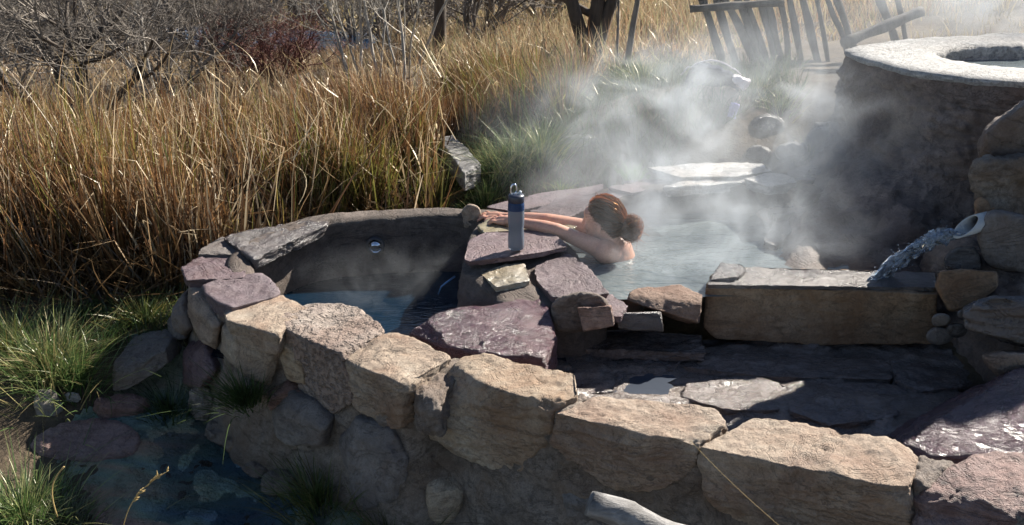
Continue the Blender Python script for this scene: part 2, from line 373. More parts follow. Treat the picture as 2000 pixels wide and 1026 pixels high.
def gz(xy):
    xy = np.atleast_2d(np.asarray(xy, float)); out = np.zeros(len(xy))
    for s in range(0, len(xy), 20000):
        q = xy[s:s + 20000]; out[s:s + 20000] = _k(q, CTRL[:, :2]) @ _wt[:_n] + _wt[_n] + q @ _wt[_n + 1:]
    x3 = np.column_stack([xy, np.zeros(len(xy))]); r = np.hypot(xy[:, 0], xy[:, 1])
    return out + fbm(x3 * .9, 3) * .03 * np.clip(r / 5, .4, 4) + fbm(x3 * 5, 3) * .012
def gzs(xy): return gz(xy) - fbm(np.column_stack([xy, np.zeros(len(xy))]) * 5, 3) * .012
def grid_ground():
    ys = np.concatenate([np.linspace(-12, 1.2, 14), np.arange(1.3, 9, .045), 9 * np.exp(np.linspace(0, math.log(140 / 9), 110))])
    t = np.linspace(-1, 1, 261); tx = np.sign(t) * (np.abs(t) * .35 + .65 * np.abs(t) ** 3.2)
    V = []
    for y in ys: V.append(np.column_stack([tx * (7 + max(0, y) * 1.0 + 8), np.full(len(tx), y)]))
    xy = np.concatenate(V); V = np.column_stack([xy, gz(xy)]); n = len(tx); m = len(ys)
    i, j = np.meshgrid(np.arange(m - 1), np.arange(n - 1), indexing='ij'); i = i.ravel(); j = j.ravel()
    return V, np.stack([i * n + j, i * n + j + 1, (i + 1) * n + j + 1, (i + 1) * n + j], 1)
V, F = grid_ground()
kind(mk('ground', V, F, M['ground'], origin=(0, 0, 0)), 'structure')

def patch(name, poly, mat, dz, step=.03, zfun=None, noise=.0):
    """a sheet of grid cells inside a plan polygon, following zfun"""
    poly = np.array([q[:2] for q in poly]); lo = poly.min(0); hi = poly.max(0)
    nx = int((hi[0] - lo[0]) / step) + 2; ny = int((hi[1] - lo[1]) / step) + 2
    X, Y = np.meshgrid(lo[0] + np.arange(nx) * step, lo[1] + np.arange(ny) * step, indexing='ij'); xy = np.column_stack([X.ravel(), Y.ravel()])
    ins = inpoly(xy, poly); z = (zfun(xy) if zfun is not None else gz(xy)) + dz
    V = np.column_stack([xy, z]); i, j = np.meshgrid(np.arange(nx - 1), np.arange(ny - 1), indexing='ij'); i = i.ravel(); j = j.ravel()
    F = np.stack([i * ny + j, (i + 1) * ny + j, (i + 1) * ny + j + 1, i * ny + j + 1], 1); F = F[ins[F].any(1)]
    u, inv = np.unique(F, return_inverse=True); return mk(name, V[u], inv.reshape(F.shape), mat)
def inpoly(xy, poly):
    x, y = xy[:, 0], xy[:, 1]; r = np.zeros(len(xy), bool); n = len(poly); j = n - 1
    for i in range(n):
        xi, yi = poly[i]; xj, yj = poly[j]
        c = ((yi > y) != (yj > y)) & (x < (xj - xi) * (y - yi) / (yj - yi + 1e-12) + xi); r ^= c; j = i
    return r
def gpx(px, py, it=6):
    z = -.3
    for _ in range(it): q = P(px, py, z); z = float(gz(q[None, :2])[0])
    return P(px, py, z)
# stream bed and thin flowing water on the left
sb = [gpx(*q) for q in [(215,740), (260,655), (330,650), (420,700), (520,800), (640,900), (700,1000), (720,1090), (200,1090), (180,960), (120,910), (110,850), (160,800)]]
kind(patch('stream_bed', sb, M['streambed'], .004, .02, lambda q: gz(q) + .006 * fbm(np.column_stack([q, q[:, 0] * 0]) * A(7, 4, 1), 4)), 'structure')
sw = [gpx(*q) for q in [(270,760), (330,700), (400,760), (450,850), (560,940), (620,1010), (640,1080), (300,1080), (330,960), (300,870), (250,810)]]
kind(patch('stream_water', sw, M['film'], .006, .03, gzs), 'structure')
rv = [P(*q, -1.22) for q in [(628,85), (690,85), (700,112), (640,112), (620,100)]]
kind(mk('river', np.array([A(-6.0,17.6,-1.08), A(-2.6,16.6,-1.08), A(-2.4,19.3,-1.08), A(-7,20.5,-1.08)]), np.array([[0,1,2,3]]), M['river'], smooth=False), 'structure')

# ------------------------------------------------------------------ pools
def flat(name, pts, z, mat):
    V = np.array([[q[0], q[1], z] for q in pts]); return kind(mk(name, V, np.array([list(range(len(V)))]), mat, smooth=False), 'structure')
flat('basin_water', [(-1.35,4.0), (-.45,3.6), (.25,3.75), (.22,4.4), (.0,5.05), (-1.1,5.15), (-1.4,4.6)], -.22, M['basin_water'])
flat('pool_water', [(.02,4.85), (.18,4.35), (.38,4.12), (.9,4.16), (1.6,4.2), (1.7,4.9), (1.55,5.5), (.35,5.5), (.02,5.1)], 0.0, M['pool_water'])

# near wall of field stones set in mortar: the front top edge, from the rear left round to the right
edge = [(395,480,.07), (356,520,.06), (362,548,.05), (398,575,.05), (440,618,.045), (548,640,.04), (610,660,.03), (665,690,.02), (740,722,.015), (800,740,.005), (885,715,.0), (960,748,-.005), (1070,792,-.015), (1100,806,-.03), (1200,830,-.035), (1340,860,-.045), (1400,872,-.05), (1500,886,-.055), (1680,922,-.06), (1770,952,-.065), (1900,985,-.07), (2100,1050,-.08)]
EP = np.array([P(*q) for q in edge])
def frontY(px): 
    return float(np.interp(px, [q[0] for q in edge][2:], EP[2:, 1]))
SW = empty('stone_wall', (EP[8][0], EP[8][1], -.6))
tag(SW, 'low curved wall of pale sandstone blocks in mortar around the near side of the pools', 'wall')
stripwall('mortar_core', EP, [(-.20, -.60), (-.17, -.045), (-.05, -.03), (-.03, -.06), (-.028, -.26), (.03, -.45), (.11, -.85)], M['mortar'], SW, amp=.024, freq=9, seed=2)
def wallstone(top, z, bottom, mat, back=None, boff=.0, seed=0, n=26, drop=.22, name='stone', **k):
    zs = z if isinstance(z, (list, tuple)) else [z] * len(top)
    T = [P(a, b, q) for (a, b), q in zip(top, zs)]
    B = [PY(a, b, frontY(a) - boff + .01) for (a, b) in bottom]
    c = np.mean(T, 0); K = [c + (t - c) * .85 - A(0, 0, drop) for t in T if t[1] > c[1]]
    return rock(name, np.array(T + B + K), mat, SW, n=n, seed=seed, **k)
# flags on the left end
rock('flagstone', slab([(385,497), (388,487), (432,462), (482,468), (492,488), (470,497)], .075, .06), M['grey'], SW, n=16, seed=1, amp=.006, p=24)
rock('flagstone', slab([(352,522), (386,500), (466,490), (484,516), (478,541), (440,545), (362,546)], .065, .075), M['purple'], SW, n=20, seed=2, amp=.007, p=24, lay=.006)
rock('flagstone', slab([(393,552), (440,538), (512,532), (531,548), (552,572), (505,585), (455,602), (425,592), (400,572)], .06, .12, .9), M['purple'], SW, n=24, seed=3, amp=.010, p=22, lay=.008)
rock('flagstone', slab([(432,604), (480,592), (552,575), (603,600), (556,618), (545,655), (505,640), (440,626)], .045, .11, .9), M['sand'], SW, n=22, seed=4, amp=.009, p=22, lay=.006)
wallstone([(548,612), (600,588), (684,588), (764,640), (712,656), (664,684), (606,664), (556,640)], .045, [(560,700), (575,760), (640,822), (690,786), (672,720)], M['sand_pit'], seed=5, n=42, p=18, amp=.013, pits=.010, chips=8, spall=.004)
wallstone([(660,684), (712,652), (788,648), (888,694), (842,722), (790,752), (735,735)], [.02,.03,.03,.02,.01,.005,.01], [(655,712), (690,790), (742,838), (782,852), (805,800)], M['sand'], seed=6, n=42, p=18, amp=.013, lay=.007, chips=16, chipd=.84, spall=.0045)
wallstone([(886,712), (922,684), (1010,702), (1135,728), (1150,764), (1085,792), (1000,768), (945,748)], [.0,.015,.015,.01,-.01,-.01,-.005,0], [(826,800), (832,852), (905,902), (1020,948), (1062,885), (1078,812)], M['sand'], seed=7, n=50, p=20, amp=.014, lay=.007, chips=16, chipd=.84, spall=.0045)
wallstone([(1082,804), (1175,768), (1300,780), (1395,796), (1418,824), (1360,860), (1250,846), (1150,815)], -.03, [(1070,872), (1135,892), (1195,955), (1275,968), (1298,920), (1358,922)], M['sand'], seed=8, n=50, p=20, amp=.014, lay=.009, chips=16, chipd=.86, spall=.005)
wallstone([(1366,872), (1472,812), (1600,830), (1788,858), (1802,882), (1775,958), (1680,922), (1500,888)], -.05, [(1356,905), (1362,985), (1500,1085), (1780,1120), (1790,985)], M['sand'], seed=9, n=54, p=22, amp=.014, lay=.008, chips=16, chipd=.86, spall=.005)
# stones lower in the wall
def lowstone(pts, mat, seed, off=.05, depth=.16, n=18, **k):
    B = [PY(a, b, frontY(a) - off) for (a, b) in pts]; c = np.mean(B, 0)
    K = [q + A(0, depth, 0) for q in B]; B2 = [c + (q - c) * .72 - A(0, .035, 0) for q in B]
    rock('stone', np.array([c + (q - c) * 1.0 + A(0, .02, 0) for q in B] + B2 + K), mat, SW, n=n, seed=seed, **k)
lowstone([(815,960), (835,925), (880,918), (912,945), (915,1000), (880,1050), (830,1045)], M['sand'], 21, .06, amp=.006, p=8, chips=1)
lowstone([(660,870), (690,820), (770,850), (800,900), (780,990), (700,1020), (668,960)], M['grey'], 22, .03, amp=.012, n=22)
lowstone([(525,800), (560,770), (612,790), (650,830), (640,880), (560,875), (530,850)], M['grey'], 23, .06, amp=.012)
lowstone([(515,770), (560,750), (600,780), (560,800), (520,805)], M['red'], 24, .02, amp=.008)
lowstone([(540,690), (548,650), (600,690), (610,760), (560,750)], M['sand'], 25, -.02, amp=.008)
lowstone([(430,640), (520,650), (550,690), (530,760), (470,740), (425,690)], M['sand'], 26, .0, amp=.012, n=20)
lowstone([(365,560), (400,590), (430,640), (420,690), (385,660), (360,610)], M['sand'], 27, .0, amp=.008)
lowstone([(335,600), (360,575), (382,640), (360,660), (336,640)], M['grey'], 28, -.02, amp=.01)
lowstone([(355,690), (400,680), (420,730), (395,770), (350,750)], M['purple'], 29, .03, amp=.012)
lowstone([(1090,960), (1180,960), (1200,1060), (1100,1070)], M['grey'], 30, .0, amp=.012)
lowstone([(930,950), (1050,955), (1060,1040), (950,1050)], M['mortar'], 31, .0, amp=.014)
# rubble mortar plugs between the coping stones
for i, (pts, z) in enumerate([([(800,752), (862,716), (892,712), (900,735), (860,790), (810,790)], -.02), ([(1085,795), (1150,766), (1165,775), (1110,800)], -.03), ([(1375,850), (1420,826), (1430,835), (1390,868)], -.055), ([(1790,880), (1830,885), (1880,905), (1840,950), (1790,955)], -.055)]):
    T = np.array([P(a, b, z if b < 790 or i else z - .02) + A(0, .03, 0) for a, b in pts]); rock('mortar_plug', np.concatenate([T, T - A(0, 0, .2)]), M['mortar'], SW, n=20, seed=40 + i, amp=.02, freq=14, p=8)
# right end of the wall
rr = tag(rock('layered_rock', np.concatenate([np.array([P(*q) for q in [(1805,945,-.07), (1880,905,-.05), (1930,872,-.02), (2020,866,-.01), (2120,900,-.02), (2120,1010,-.09), (1990,1010,-.1), (1890,985,-.1)]]), np.array([PY(a, b, 2.6) for a, b in [(1800,1100), (2100,1150)]]), np.array([A(1.2,3.1,-.6), A(1.7,3.1,-.6), A(1.2,2.6,-.7)])]), M['red'], n=44, seed=51, amp=.022, lay=.03, layf=16, p=14), 'reddish layered rock at the right end of the block wall', 'rock')
tag(rock('wet_slab', np.concatenate([np.array([P(*q) for q in [(1780,856,-.10), (1850,806,-.06), (1920,758,-.02), (2010,712,.02), (2090,700,.0), (2110,860,-.10), (2010,888,-.11), (1880,892,-.12), (1830,886,-.115)]]), np.array([A(1.05,3.3,-.5), A(1.9,3.2,-.5), A(1.8,3.9,-.5), A(1.2,3.0,-.5)])]), M['purple_wet'], n=34, seed=52, amp=.013, lay=.01, p=18), 'wet purple slab glinting in sun beside the layered red rock', 'rock')

# far basin wall of smooth concrete
bw = [(640,650,-.02), (590,612,.0), (545,580,.02), (508,545,.045), (488,518,.06), (494,500,.08), (530,470,.09), (575,450,.095), (640,432,.10), (720,424,.105), (820,420,.105), (905,420,.105), (960,428,.10), (1010,440,.09)]
BP = np.array([P(*q) for q in bw])
BW = empty('basin_wall', (BP[5][0], BP[5][1], -.4)); tag(BW, 'curved concrete wall at the back of the small left basin, with a pipe outlet', 'wall')
stripwall('concrete_shell', BP, [(0.0, -.62), (0.0, -.03), (-.015, 0.0), (-.09, .010), (-.125, -.01), (-.16, -.5)], M['concrete'], BW, amp=.011, freq=4, seed=9)
tag(rock('rough_slab', slab([(432,463), (480,448), (572,434), (650,424), (640,438), (575,455), (530,478), (492,506), (478,490)], .10, .07, .9), M['greywet'], n=30, seed=61, amp=.016, freq=9, p=16), 'rough dark grey slab on the back left rim of the small basin', 'slab')
rock('block_inset', np.array([PY(a, b, y) for a, b in [(592,470), (640,465), (640,500), (595,505)] for y in (5.0, 5.12)]), M['grey'], BW, n=10, seed=62, amp=.004)
pc = PY(733, 479, 4.955)
steel = plain('steel', (.62, .68, .75), .16, 1.0)
v, f = lathe([(.036, .0), (.050, .0), (.050, .02), (.036, .02)], 24); v = np.stack([v[:, 0], -v[:, 2], v[:, 1]], 1) + pc
op = mk('outlet_ring', v, f[:, ::-1], plain('dark_rubber', (.03, .03, .035), .6), BW)
ax_ = A(0.05, -1, -.55); ax_ /= np.linalg.norm(ax_); q0 = pc + A(0, .02, .012)
V1, F1 = tube(np.array([q0, q0 + ax_ * .03, q0 + ax_ * .055]), [.034, .034, .034], 22, cap=False); V2, F2 = tube(np.array([q0, q0 + ax_ * .03, q0 + ax_ * .055]), [.030, .030, .030], 22, cap=False)
mk('outlet_pipe', np.concatenate([V1, V2]), [F1[0], F2[0][:, ::-1] + len(V1), np.array([[44 + j, 44 + (j + 1) % 22, 110 + (j + 1) % 22, 110 + j] for j in range(22)])], steel, op)

# divider between the pools
DV = empty('pool_divider', P(1010, 560, -.3)); tag(DV, 'low mortared divider between the basins, topped with purple and pale flagstones', 'wall')
core = np.array([P(*q) for q in [(888,580,-.02), (903,512,.10), (918,450,.10), (945,415,.09), (1000,412,.09), (1110,470,.085), (1190,572,.025), (1130,600,.02), (1000,605,.02)]])
cc = core.mean(0); cb = cc + (core - cc) * 1.06; cb[:, 2] = -.6
rock('mortar_core', np.concatenate([core, cb]), M['concrete'], DV, n=34, seed=70, amp=.014, freq=7, p=18, chips=2)
rock('flagstone', slab([(903,506), (917,468), (948,452), (1040,446), (1098,464), (1112,480), (1060,492), (985,502), (915,512)], .13, .028, .98), M['purple'], DV, n=24, seed=71, amp=.007, p=26)
rock('flagstone', slab([(930,440), (965,420), (1060,424), (1130,440), (1096,460), (1020,448), (945,456)], .12, .05, .95), M['pale_flag'], DV, n=20, seed=72, amp=.007, p=24)
rock('flagstone', slab([(938,533), (985,514), (1026,514), (1036,548), (968,561)], .065, .03, .99, zs=[.080,.092,.092,.082,.072]), M['pale_flag'], DV, n=18, seed=73, amp=.004, p=26)
rock('flagstone', slab([(1040,518), (1108,492), (1148,520), (1192,572), (1130,584), (1078,580), (1048,548)], .05, .04, .95, zs=[.085,.092,.075,.05,.05,.06,.075]), M['purple'], DV, n=22, seed=74, amp=.005, p=26)
rock('flagstone', slab([(1130,588), (1195,574), (1228,596), (1215,618), (1140,612)], .02, .04), M['purple'], DV, n=12, seed=76, amp=.005, p=22)
rock('cobble', np.array([PY(a, b, y) for a, b in [(898,410), (915,394), (938,402), (944,425), (935,455), (905,450)] for y in (4.98, 5.10)]), M['sand'], DV, n=18, seed=75, p=8, amp=.006)
tv, tf = tube(np.array([PY(888,541,4.5), PY(872,552,4.42), PY(862,560,4.40), PY(856,575,4.42)]), [.005, .005, .004, .003], 8)
tag(mk('water_trickle', tv, tf, water_mat('trickle', (.15, .3, .5), .05)), 'thin blue trickle of water falling from the divider into the small basin', 'water')

# back rim of the larger pool
RM = empty('stone_rim_wall', P(1250, 370, .0)); tag(RM, 'stone rim along the back of the steaming pool behind the bather', 'rim')
rim_in = np.array([P(*q) for q in [(1000,432,.09), (1050,418,.10), (1105,425,.10), (1150,405,.115), (1228,378,.13), (1300,364,.16), (1380,356,.18), (1460,352,.19), (1530,352,.19), (1570,380,.15)]])
stripwall('mortar_core', rim_in, [(0.03, -.6), (0.0, -.035), (-.02, -.02), (-.20, -.02), (-.32, -.4)], M['concrete'], RM, amp=.016, freq=6, seed=12)
for i, (pp, z, mt, th) in enumerate([([(945,404), (1020,384), (1180,358), (1180,376), (1060,402), (1000,412)], .10, 'purple', .04), ([(1030,412), (1075,396), (1188,372), (1232,376), (1150,404), (1108,424)], .12, 'purple', .05),
        ([(1185,366), (1265,347), (1325,352), (1290,366), (1235,376)], .14, 'purple', .05), ([(1262,326), (1380,316), (1500,318), (1512,332), (1440,344), (1330,346)], .20, 'crust', .06),
        ([(1290,366), (1360,346), (1450,342), (1470,352), (1380,362)], .18, 'crust', .06), ([(1455,350), (1500,338), (1545,340), (1560,356), (1500,364)], .19, 'crust', .06)]):
    rock('flagstone', slab(pp, z, th, .93), M[mt], RM, n=20, seed=80 + i, amp=.010, p=20, lay=.008)

# ------------------------------------------------------------------ rocks between the pools and the terrace
PB = [P(*q) for q in [(790,648,-.09), (832,612,-.01), (905,600,.025), (1062,578,.04), (1082,605,.03), (1092,655,-.02), (1066,700,-.05), (960,694,-.06), (880,680,-.07)]]
tag(rock('purple_boulder', np.array(PB + [q * A(1, 1, 0) + A(0, 0, -.55) for q in PB]), M['purple_wet'], n=40, seed=90, amp=.013, lay=.008, layf=30, p=16, chips=12, spall=.0035), 'large wet purple boulder leaning over the small basin behind the block wall', 'rock')
b = [PY(a, c, y) for a, c in [(1064,600), (1080,578), (1130,564), (1178,568), (1200,596), (1196,640), (1130,655), (1080,650)] for y in (3.92, 4.10)]
tag(rock('round_boulder', np.array(b), M['mortar'], n=28, seed=91, amp=.012, p=8, chips=2, pits=.01), 'rounded speckled grey boulder at the right end of the purple boulder', 'rock')
tag(rock('red_stone', np.array([PY(a, c, y) for a, c in [(1126,600), (1194,596), (1200,636), (1140,648)] for y in (3.86, 4.0)]), M['red'], n=14, seed=92, amp=.006), 'small flat-faced reddish stone set against the rounded boulder', 'rock')
tag(rock('low_stone', np.array([PY(a, c, y) for a, c in [(1204,612), (1290,610), (1296,648), (1206,644)] for y in (3.95, 4.12)]), M['greywet'], n=16, seed=93, amp=.006, p=20), 'small grey rectangular stone below the wedge slab', 'rock')
wq = [P(*q) for q in [(1222,574,.035), (1262,556,.045), (1330,556,.045), (1374,574,.035), (1370,592,.02), (1290,588,.02)]]
tag(rock('wedge_slab', np.array(wq + [PY(1225,588,4.08), PY(1300,612,4.02), PY(1368,634,4.02), PY(1330,630,4.2), PY(1365,628,4.2)]), M['brown'], n=24, seed=94, amp=.007, lay=.004, p=22), 'brown wedge-shaped slab between the rounded boulder and the long stone bench', 'rock')
bt = [P(*q) for q in [(1376,553,.055), (1390,534,.06), (1450,520,.06), (1640,527,.055), (1830,532,.05), (1832,575,.05), (1600,562,.05)]]
bb = [PY(1374,640,4.17), PY(1400,662,4.16), PY(1600,676,4.13), PY(1826,672,4.10)] + [A(q[0], q[1] + .02, -.25) for q in bt[1:5]]
BN = tag(rock('stone_bench', np.array(bt + bb), M['brown'], n=40, seed=95, amp=.007, lay=.003, p=26, chips=2), 'long squared brown stone block like a bench beside the pool', 'stone block')
rock('end_lump', slab([(1384,545), (1405,511), (1455,514), (1462,526), (1440,540)], .085, .06), M['greywet'], BN, n=14, seed=96, amp=.008, p=14)
rock('coping', slab([(1378,556), (1395,532), (1470,522), (1640,526), (1828,531), (1830,562), (1600,556)], .066, .022, .99), M['greywet'], BN, n=30, seed=97, amp=.004, p=30, chips=0)

# wet terrace floor with ledges
def terr(xy):
    x3 = np.column_stack([xy, np.zeros(len(xy))]); f = fbm(x3 * A(1.6, 3.2, 1) + 5, 3) + .9 * (xy[:, 1] - 3.6) ; s = f * 3.0; q = np.floor(s) + np.clip((s - np.floor(s)) * 5 - 2, 0, 1)
    return -.27 + q * .016 + fbm(x3 * 9, 4) * .006
_te = [(q[0] + .03, q[1] + .10) for q in EP[10:-1]]
kind(patch('terrace', _te + [(2.1,3.4), (1.95,4.3), (1.3,4.3), (.9,4.25), (.2,4.12), (.05,3.6)], M['terrace'], 0, .012, terr), 'structure')
TR = bpy.data.objects['terrace']
for i, (pp, z) in enumerate([([(1090,648), (1210,640), (1370,655), (1380,690), (1230,684), (1100,680)], -.185), ([(1090,700), (1180,690), (1225,720), (1200,765), (1150,768), (1120,735)], -.232), ([(1350,690), (1560,690), (1760,706), (1740,740), (1500,735), (1330,716)], -.235), ([(1340,745), (1470,730), (1560,760), (1520,800), (1420,800), (1330,775)], -.243),
        ([(1560,745), (1720,745), (1800,770), (1750,815), (1620,830), (1540,800)], -.240), ([(1230,690), (1330,700), (1320,722), (1240,715)], -.23), ([(1740,700), (1860,720), (1890,752), (1800,765), (1745,740)], -.225)]):
    rock('ledge_slab', slab(pp, z - .012, .05, .99), M['terrace'], TR, n=34, seed=100 + i, amp=.012, p=22, freq=7, lay=.003, spall=.006)
_a = np.linspace(0, 2 * math.pi, 48, endpoint=False); _r = 1 + .35 * fbm(np.column_stack([np.cos(_a) * 1.6, np.sin(_a) * 1.6, _a * 0 + 3]), 3)
pd = [P(1248 + 66 * math.cos(q) * k, 748 + 30 * math.sin(q) * k, -.2565) for q, k in zip(_a, _r)]
kind(mk('puddle', np.array(pd), np.array([list(range(48))]), water_mat('puddle_water', (.06, .07, .09), .02, .15, spec=1.0), smooth=False), 'structure')

# ------------------------------------------------------------------ raised round tub on the right
TZ = .80; TC = A(3.05, 5.90)
def polar(pts):
    d = np.array(pts)[:, :2] - TC; return np.degrees(np.arctan2(d[:, 1], d[:, 0])) % 360, np.hypot(d[:, 0], d[:, 1])
def outline(pix, extra):
    a, r = polar([P(x, y, TZ) for x, y in pix]); a = np.concatenate([a, [e[0] for e in extra]]); r = np.concatenate([r, [e[1] for e in extra]])
    o = np.argsort(a); a = a[o]; r = r[o]; return lambda t: np.interp(t % 360, np.concatenate([a - 360, a, a + 360]), np.tile(r, 3))
ro = outline([(1648,97), (1672,109), (1700,118), (1750,131), (1800,142), (1900,153), (2000,160), (1680,89), (1720,83), (1800,74), (1900,70), (2000,63)], [(270,.90), (300,.95), (330,1.03), (0,1.1), (30,1.07), (50,1.0)])
ri = outline([(1825,105), (1840,112), (1870,118), (2000,132), (1840,98), (1870,93), (1930,90), (2000,90)], [(300,.5), (330,.6), (0,.66), (30,.55), (60,.45)])
TH = np.arange(0, 360, .75); nt = len(TH)
def sm(f): 
    v = f(TH); 
    for _ in range(6): v = (np.roll(v, 1) + 2 * v + np.roll(v, -1)) / 4
    return v
RO, RI = sm(ro), sm(ri)
flz = {.45: [(0,1.14), (150,1.10), (180,1.11), (205,1.14), (220,1.12), (240,1.04), (270,.99), (300,1.05)], .28: [(0,1.18), (150,1.13), (180,1.16), (205,1.26), (220,1.22), (240,1.10), (270,1.03), (300,1.1)],
       .12: [(0,1.25), (150,1.2), (180,1.28), (205,1.62), (220,1.70), (240,1.25), (270,1.12), (300,1.2)], .03: [(0,1.35), (150,1.3), (180,1.45), (205,1.92), (220,2.2), (240,1.35), (270,1.2), (300,1.3)], -.06: [(0,1.45), (150,1.4), (180,1.6), (205,2.08), (220,2.55), (240,1.5), (270,1.3), (300,1.4)], -.5: [(0,1.6), (150,1.6), (180,1.8), (205,2.2), (220,2.6), (240,1.6), (270,1.5), (300,1.5)]}
lev = [(TZ - .015, RO - .012)]
for z, prs in flz.items():
    a = np.array([q[0] for q in prs]); r = np.array([q[1] for q in prs])
    r = r * .93
    lev.append((z, np.interp(TH, np.concatenate([a - 360, a, a + 360]), np.tile(r, 3))))
zz = np.array([q[0] for q in lev]); RR = np.stack([q[1] for q in lev])
zr = np.concatenate([np.linspace(TZ - .015, .0, 70), np.linspace(-.02, -.5, 12)])
rows = []
for z in zr:
    r = np.array([np.interp(-z, -zz, RR[:, k]) for k in range(nt)])
    for _ in range(5): r = (np.roll(r, 1) + 2 * r + np.roll(r, -1)) / 4
    rows.append(r)
R2 = np.array(rows); th = np.radians(TH)
V = np.stack([TC[0] + R2 * np.cos(th), TC[1] + R2 * np.sin(th), np.repeat(zr[:, None], nt, 1)], 2).reshape(-1, 3)
def ringF(m, n):
    i, j = np.meshgrid(np.arange(m - 1), np.arange(n), indexing='ij'); i = i.ravel(); j = j.ravel(); k = (j + 1) % n
    return np.stack([i * n + j, (i + 1) * n + j, (i + 1) * n + k, i * n + k], 1)
F = ringF(len(zr), nt); N = vnormals(V, F)
fade = np.clip((TZ - .015 - V[:, 2]) * 8, 0, 1); V = V + N * (fade * (.045 * fbm(V * 2.6, 5, .6) + .022 * fbm(V * A(4, 4, 13), 4, .6) + .012 * fbm(V * 22, 3, .6)))[:, None]
TB = empty('round_tub', (TC[0], TC[1], 0)); tag(TB, 'raised round hot tub with dark flared base and bright white rim', 'tub')
mk('wall', V, F, M['mound'], TB)
prof = [(r, z + TZ - .75) for r, z in [(RO - .03, .70), (RO + .004, .728), (RO, .748), (RO * .75 + RI * .25, .754), (RO * .5 + RI * .5, .756), (RO * .25 + RI * .75, .754), (RI, .746), (RI - .008, .72), (RI + .02, .3)]]
V = np.concatenate([np.stack([TC[0] + r * np.cos(th), TC[1] + r * np.sin(th), np.full(nt, z)], 1) for r, z in prof])
V += np.stack([fbm(V * 9, 3) * .008, fbm(V * 9 + 9, 3) * .008, fbm(V * 12 + 4, 3) * .004], 1)
mk('rim', V, ringF(len(prof), nt)[:, ::-1], M['rim'], TB)
tw = np.stack([TC[0] + (RI + .015) * np.cos(th), TC[1] + (RI + .015) * np.sin(th), np.full(nt, TZ - .085)], 1)
kind(mk('tub_water', tw, np.array([list(range(nt))]), M['pool_water'], smooth=False), 'structure')

# boulders, bank and spout at the right edge
def box_rock(name, pix, y0, y1, mat, label, cat='rock', grp=None, **k):
    o = rock(name, np.array([PY(a, b, y) for a, b in pix for y in (y0, y1)]), mat, **k); tag(o, label, cat, grp); return o
box_rock('big_boulder', [(1890,300), (1900,262), (1930,232), (1965,214), (2010,202), (2060,150), (2120,330), (1920,345)], 4.55, 5.0, M['mound'], 'large rounded boulder high at the right edge, in front of the round tub', n=34, seed=110, p=9, amp=.02, freq=4)
_c = [A(2.6,4.75,.2), A(2.48,4.8,1.3), A(2.46,4.98,1.75), A(2.66,5.12,2.1), A(2.9,4.6,1.45), A(3.5,4.5,1.5), A(3.7,4.9,1.6), A(3.6,4.9,.2), A(3.6,4.4,.0), A(2.8,4.4,.0), A(2.75,4.95,.2)]
tag(rock('shading_outcrop', np.array(_c), M['mound'], n=30, seed=117, amp=.04, freq=4, p=10), 'tall unseen outcrop added beyond the right edge to shade the terrace', 'rock')  # out-of-view rock, put in and raised to block sun from the terrace
box_rock('lumpy_outcrop', [(1878,345), (1905,300), (1990,310), (2120,300), (2130,470), (1950,475), (1915,400)], 4.35, 4.75, M['mortar'], 'lumpy grey mortared outcrop directly under the large rounded boulder', n=34, seed=111, p=9, amp=.045, freq=6)
box_rock('orange_stone', [(1900,392), (1918,378), (1952,405), (1950,446), (1925,458), (1905,436)], 4.36, 4.5, M['brown'], 'orange-brown stone just above the white water pipe', n=14, seed=112, p=8, amp=.008)
bk = [A(1.98,3.55,-.25), A(1.98,4.0,-.02), A(1.95,4.25,.10), A(1.95,4.6,.25), A(3.4,4.7,.4), A(3.4,3.4,.05), A(2.0,3.4,-.25), A(1.95,3.5,-.6), A(3.4,3.3,-.6), A(3.4,5.0,-.6), A(1.8,4.9,-.6)]
tag(rock('earth_bank', np.array(bk), M['mound'], n=40, seed=113, amp=.045, freq=4, p=9), 'dark earth and rubble bank at the right edge below the spout', 'bank')
box_rock('spout_rock', [(1900,450), (1912,412), (1950,400), (2010,420), (2060,480), (2040,540), (1930,525), (1905,490)], 4.10, 4.4, M['grey'], 'grey rock gripping the white pipe at the right edge', n=24, seed=116, p=9, amp=.018)
box_rock('grey_stone', [(1838,505), (1862,480), (1905,478), (1925,505), (1915,535), (1845,532)], 4.14, 4.32, M['greywet'], 'grey stone under the end of the white water pipe', n=16, seed=114, p=9, amp=.01)
box_rock('brown_stone', [(1828,560), (1836,528), (1895,524), (1950,530), (1948,560), (1900,600), (1855,608)], 3.95, 4.12, M['brown'], 'brown angular stone at the right end of the long stone bench', n=20, seed=115, p=12, amp=.010)
for i, (x, y, s, lb) in enumerate([(1838,625,20,'fist-sized grey stone below the brown angular stone, leftmost of the small rubble'), (1868,645,22,'small purple-grey rubble stone next to the dark hollow'), (1835,655,26,'rounded rubble stone at the lower right corner of the long bench'), (1885,615,18,'small rubble stone tucked under the brown angular stone')]):
    box_rock('rubble_stone', [(x + s * math.cos(t) * 1.15, y + s * math.sin(t) * .8) for t in np.arange(0, 6.28, .9)], 3.82, 3.95, M['greywet' if i % 2 else 'grey'], lb, n=10, seed=120 + i, p=8, amp=.008, grp='rubble by the bench')
box_rock('layered_ledge', [(1880,605), (1930,580), (2060,585), (2080,690), (1960,668), (1890,640)], 3.55, 3.85, M['greywet'], 'dark thin-layered ledge sloping at the right edge below the bank', n=34, seed=118, p=12, amp=.014, lay=.022, layf=34)
box_rock('bank_stone', [(1905,690), (1960,680), (2060,690), (2070,760), (1950,745)], 3.45, 3.7, M['mound'], 'dark half-hidden stone above the wet purple slab', n=14, seed=119, p=9, amp=.014)
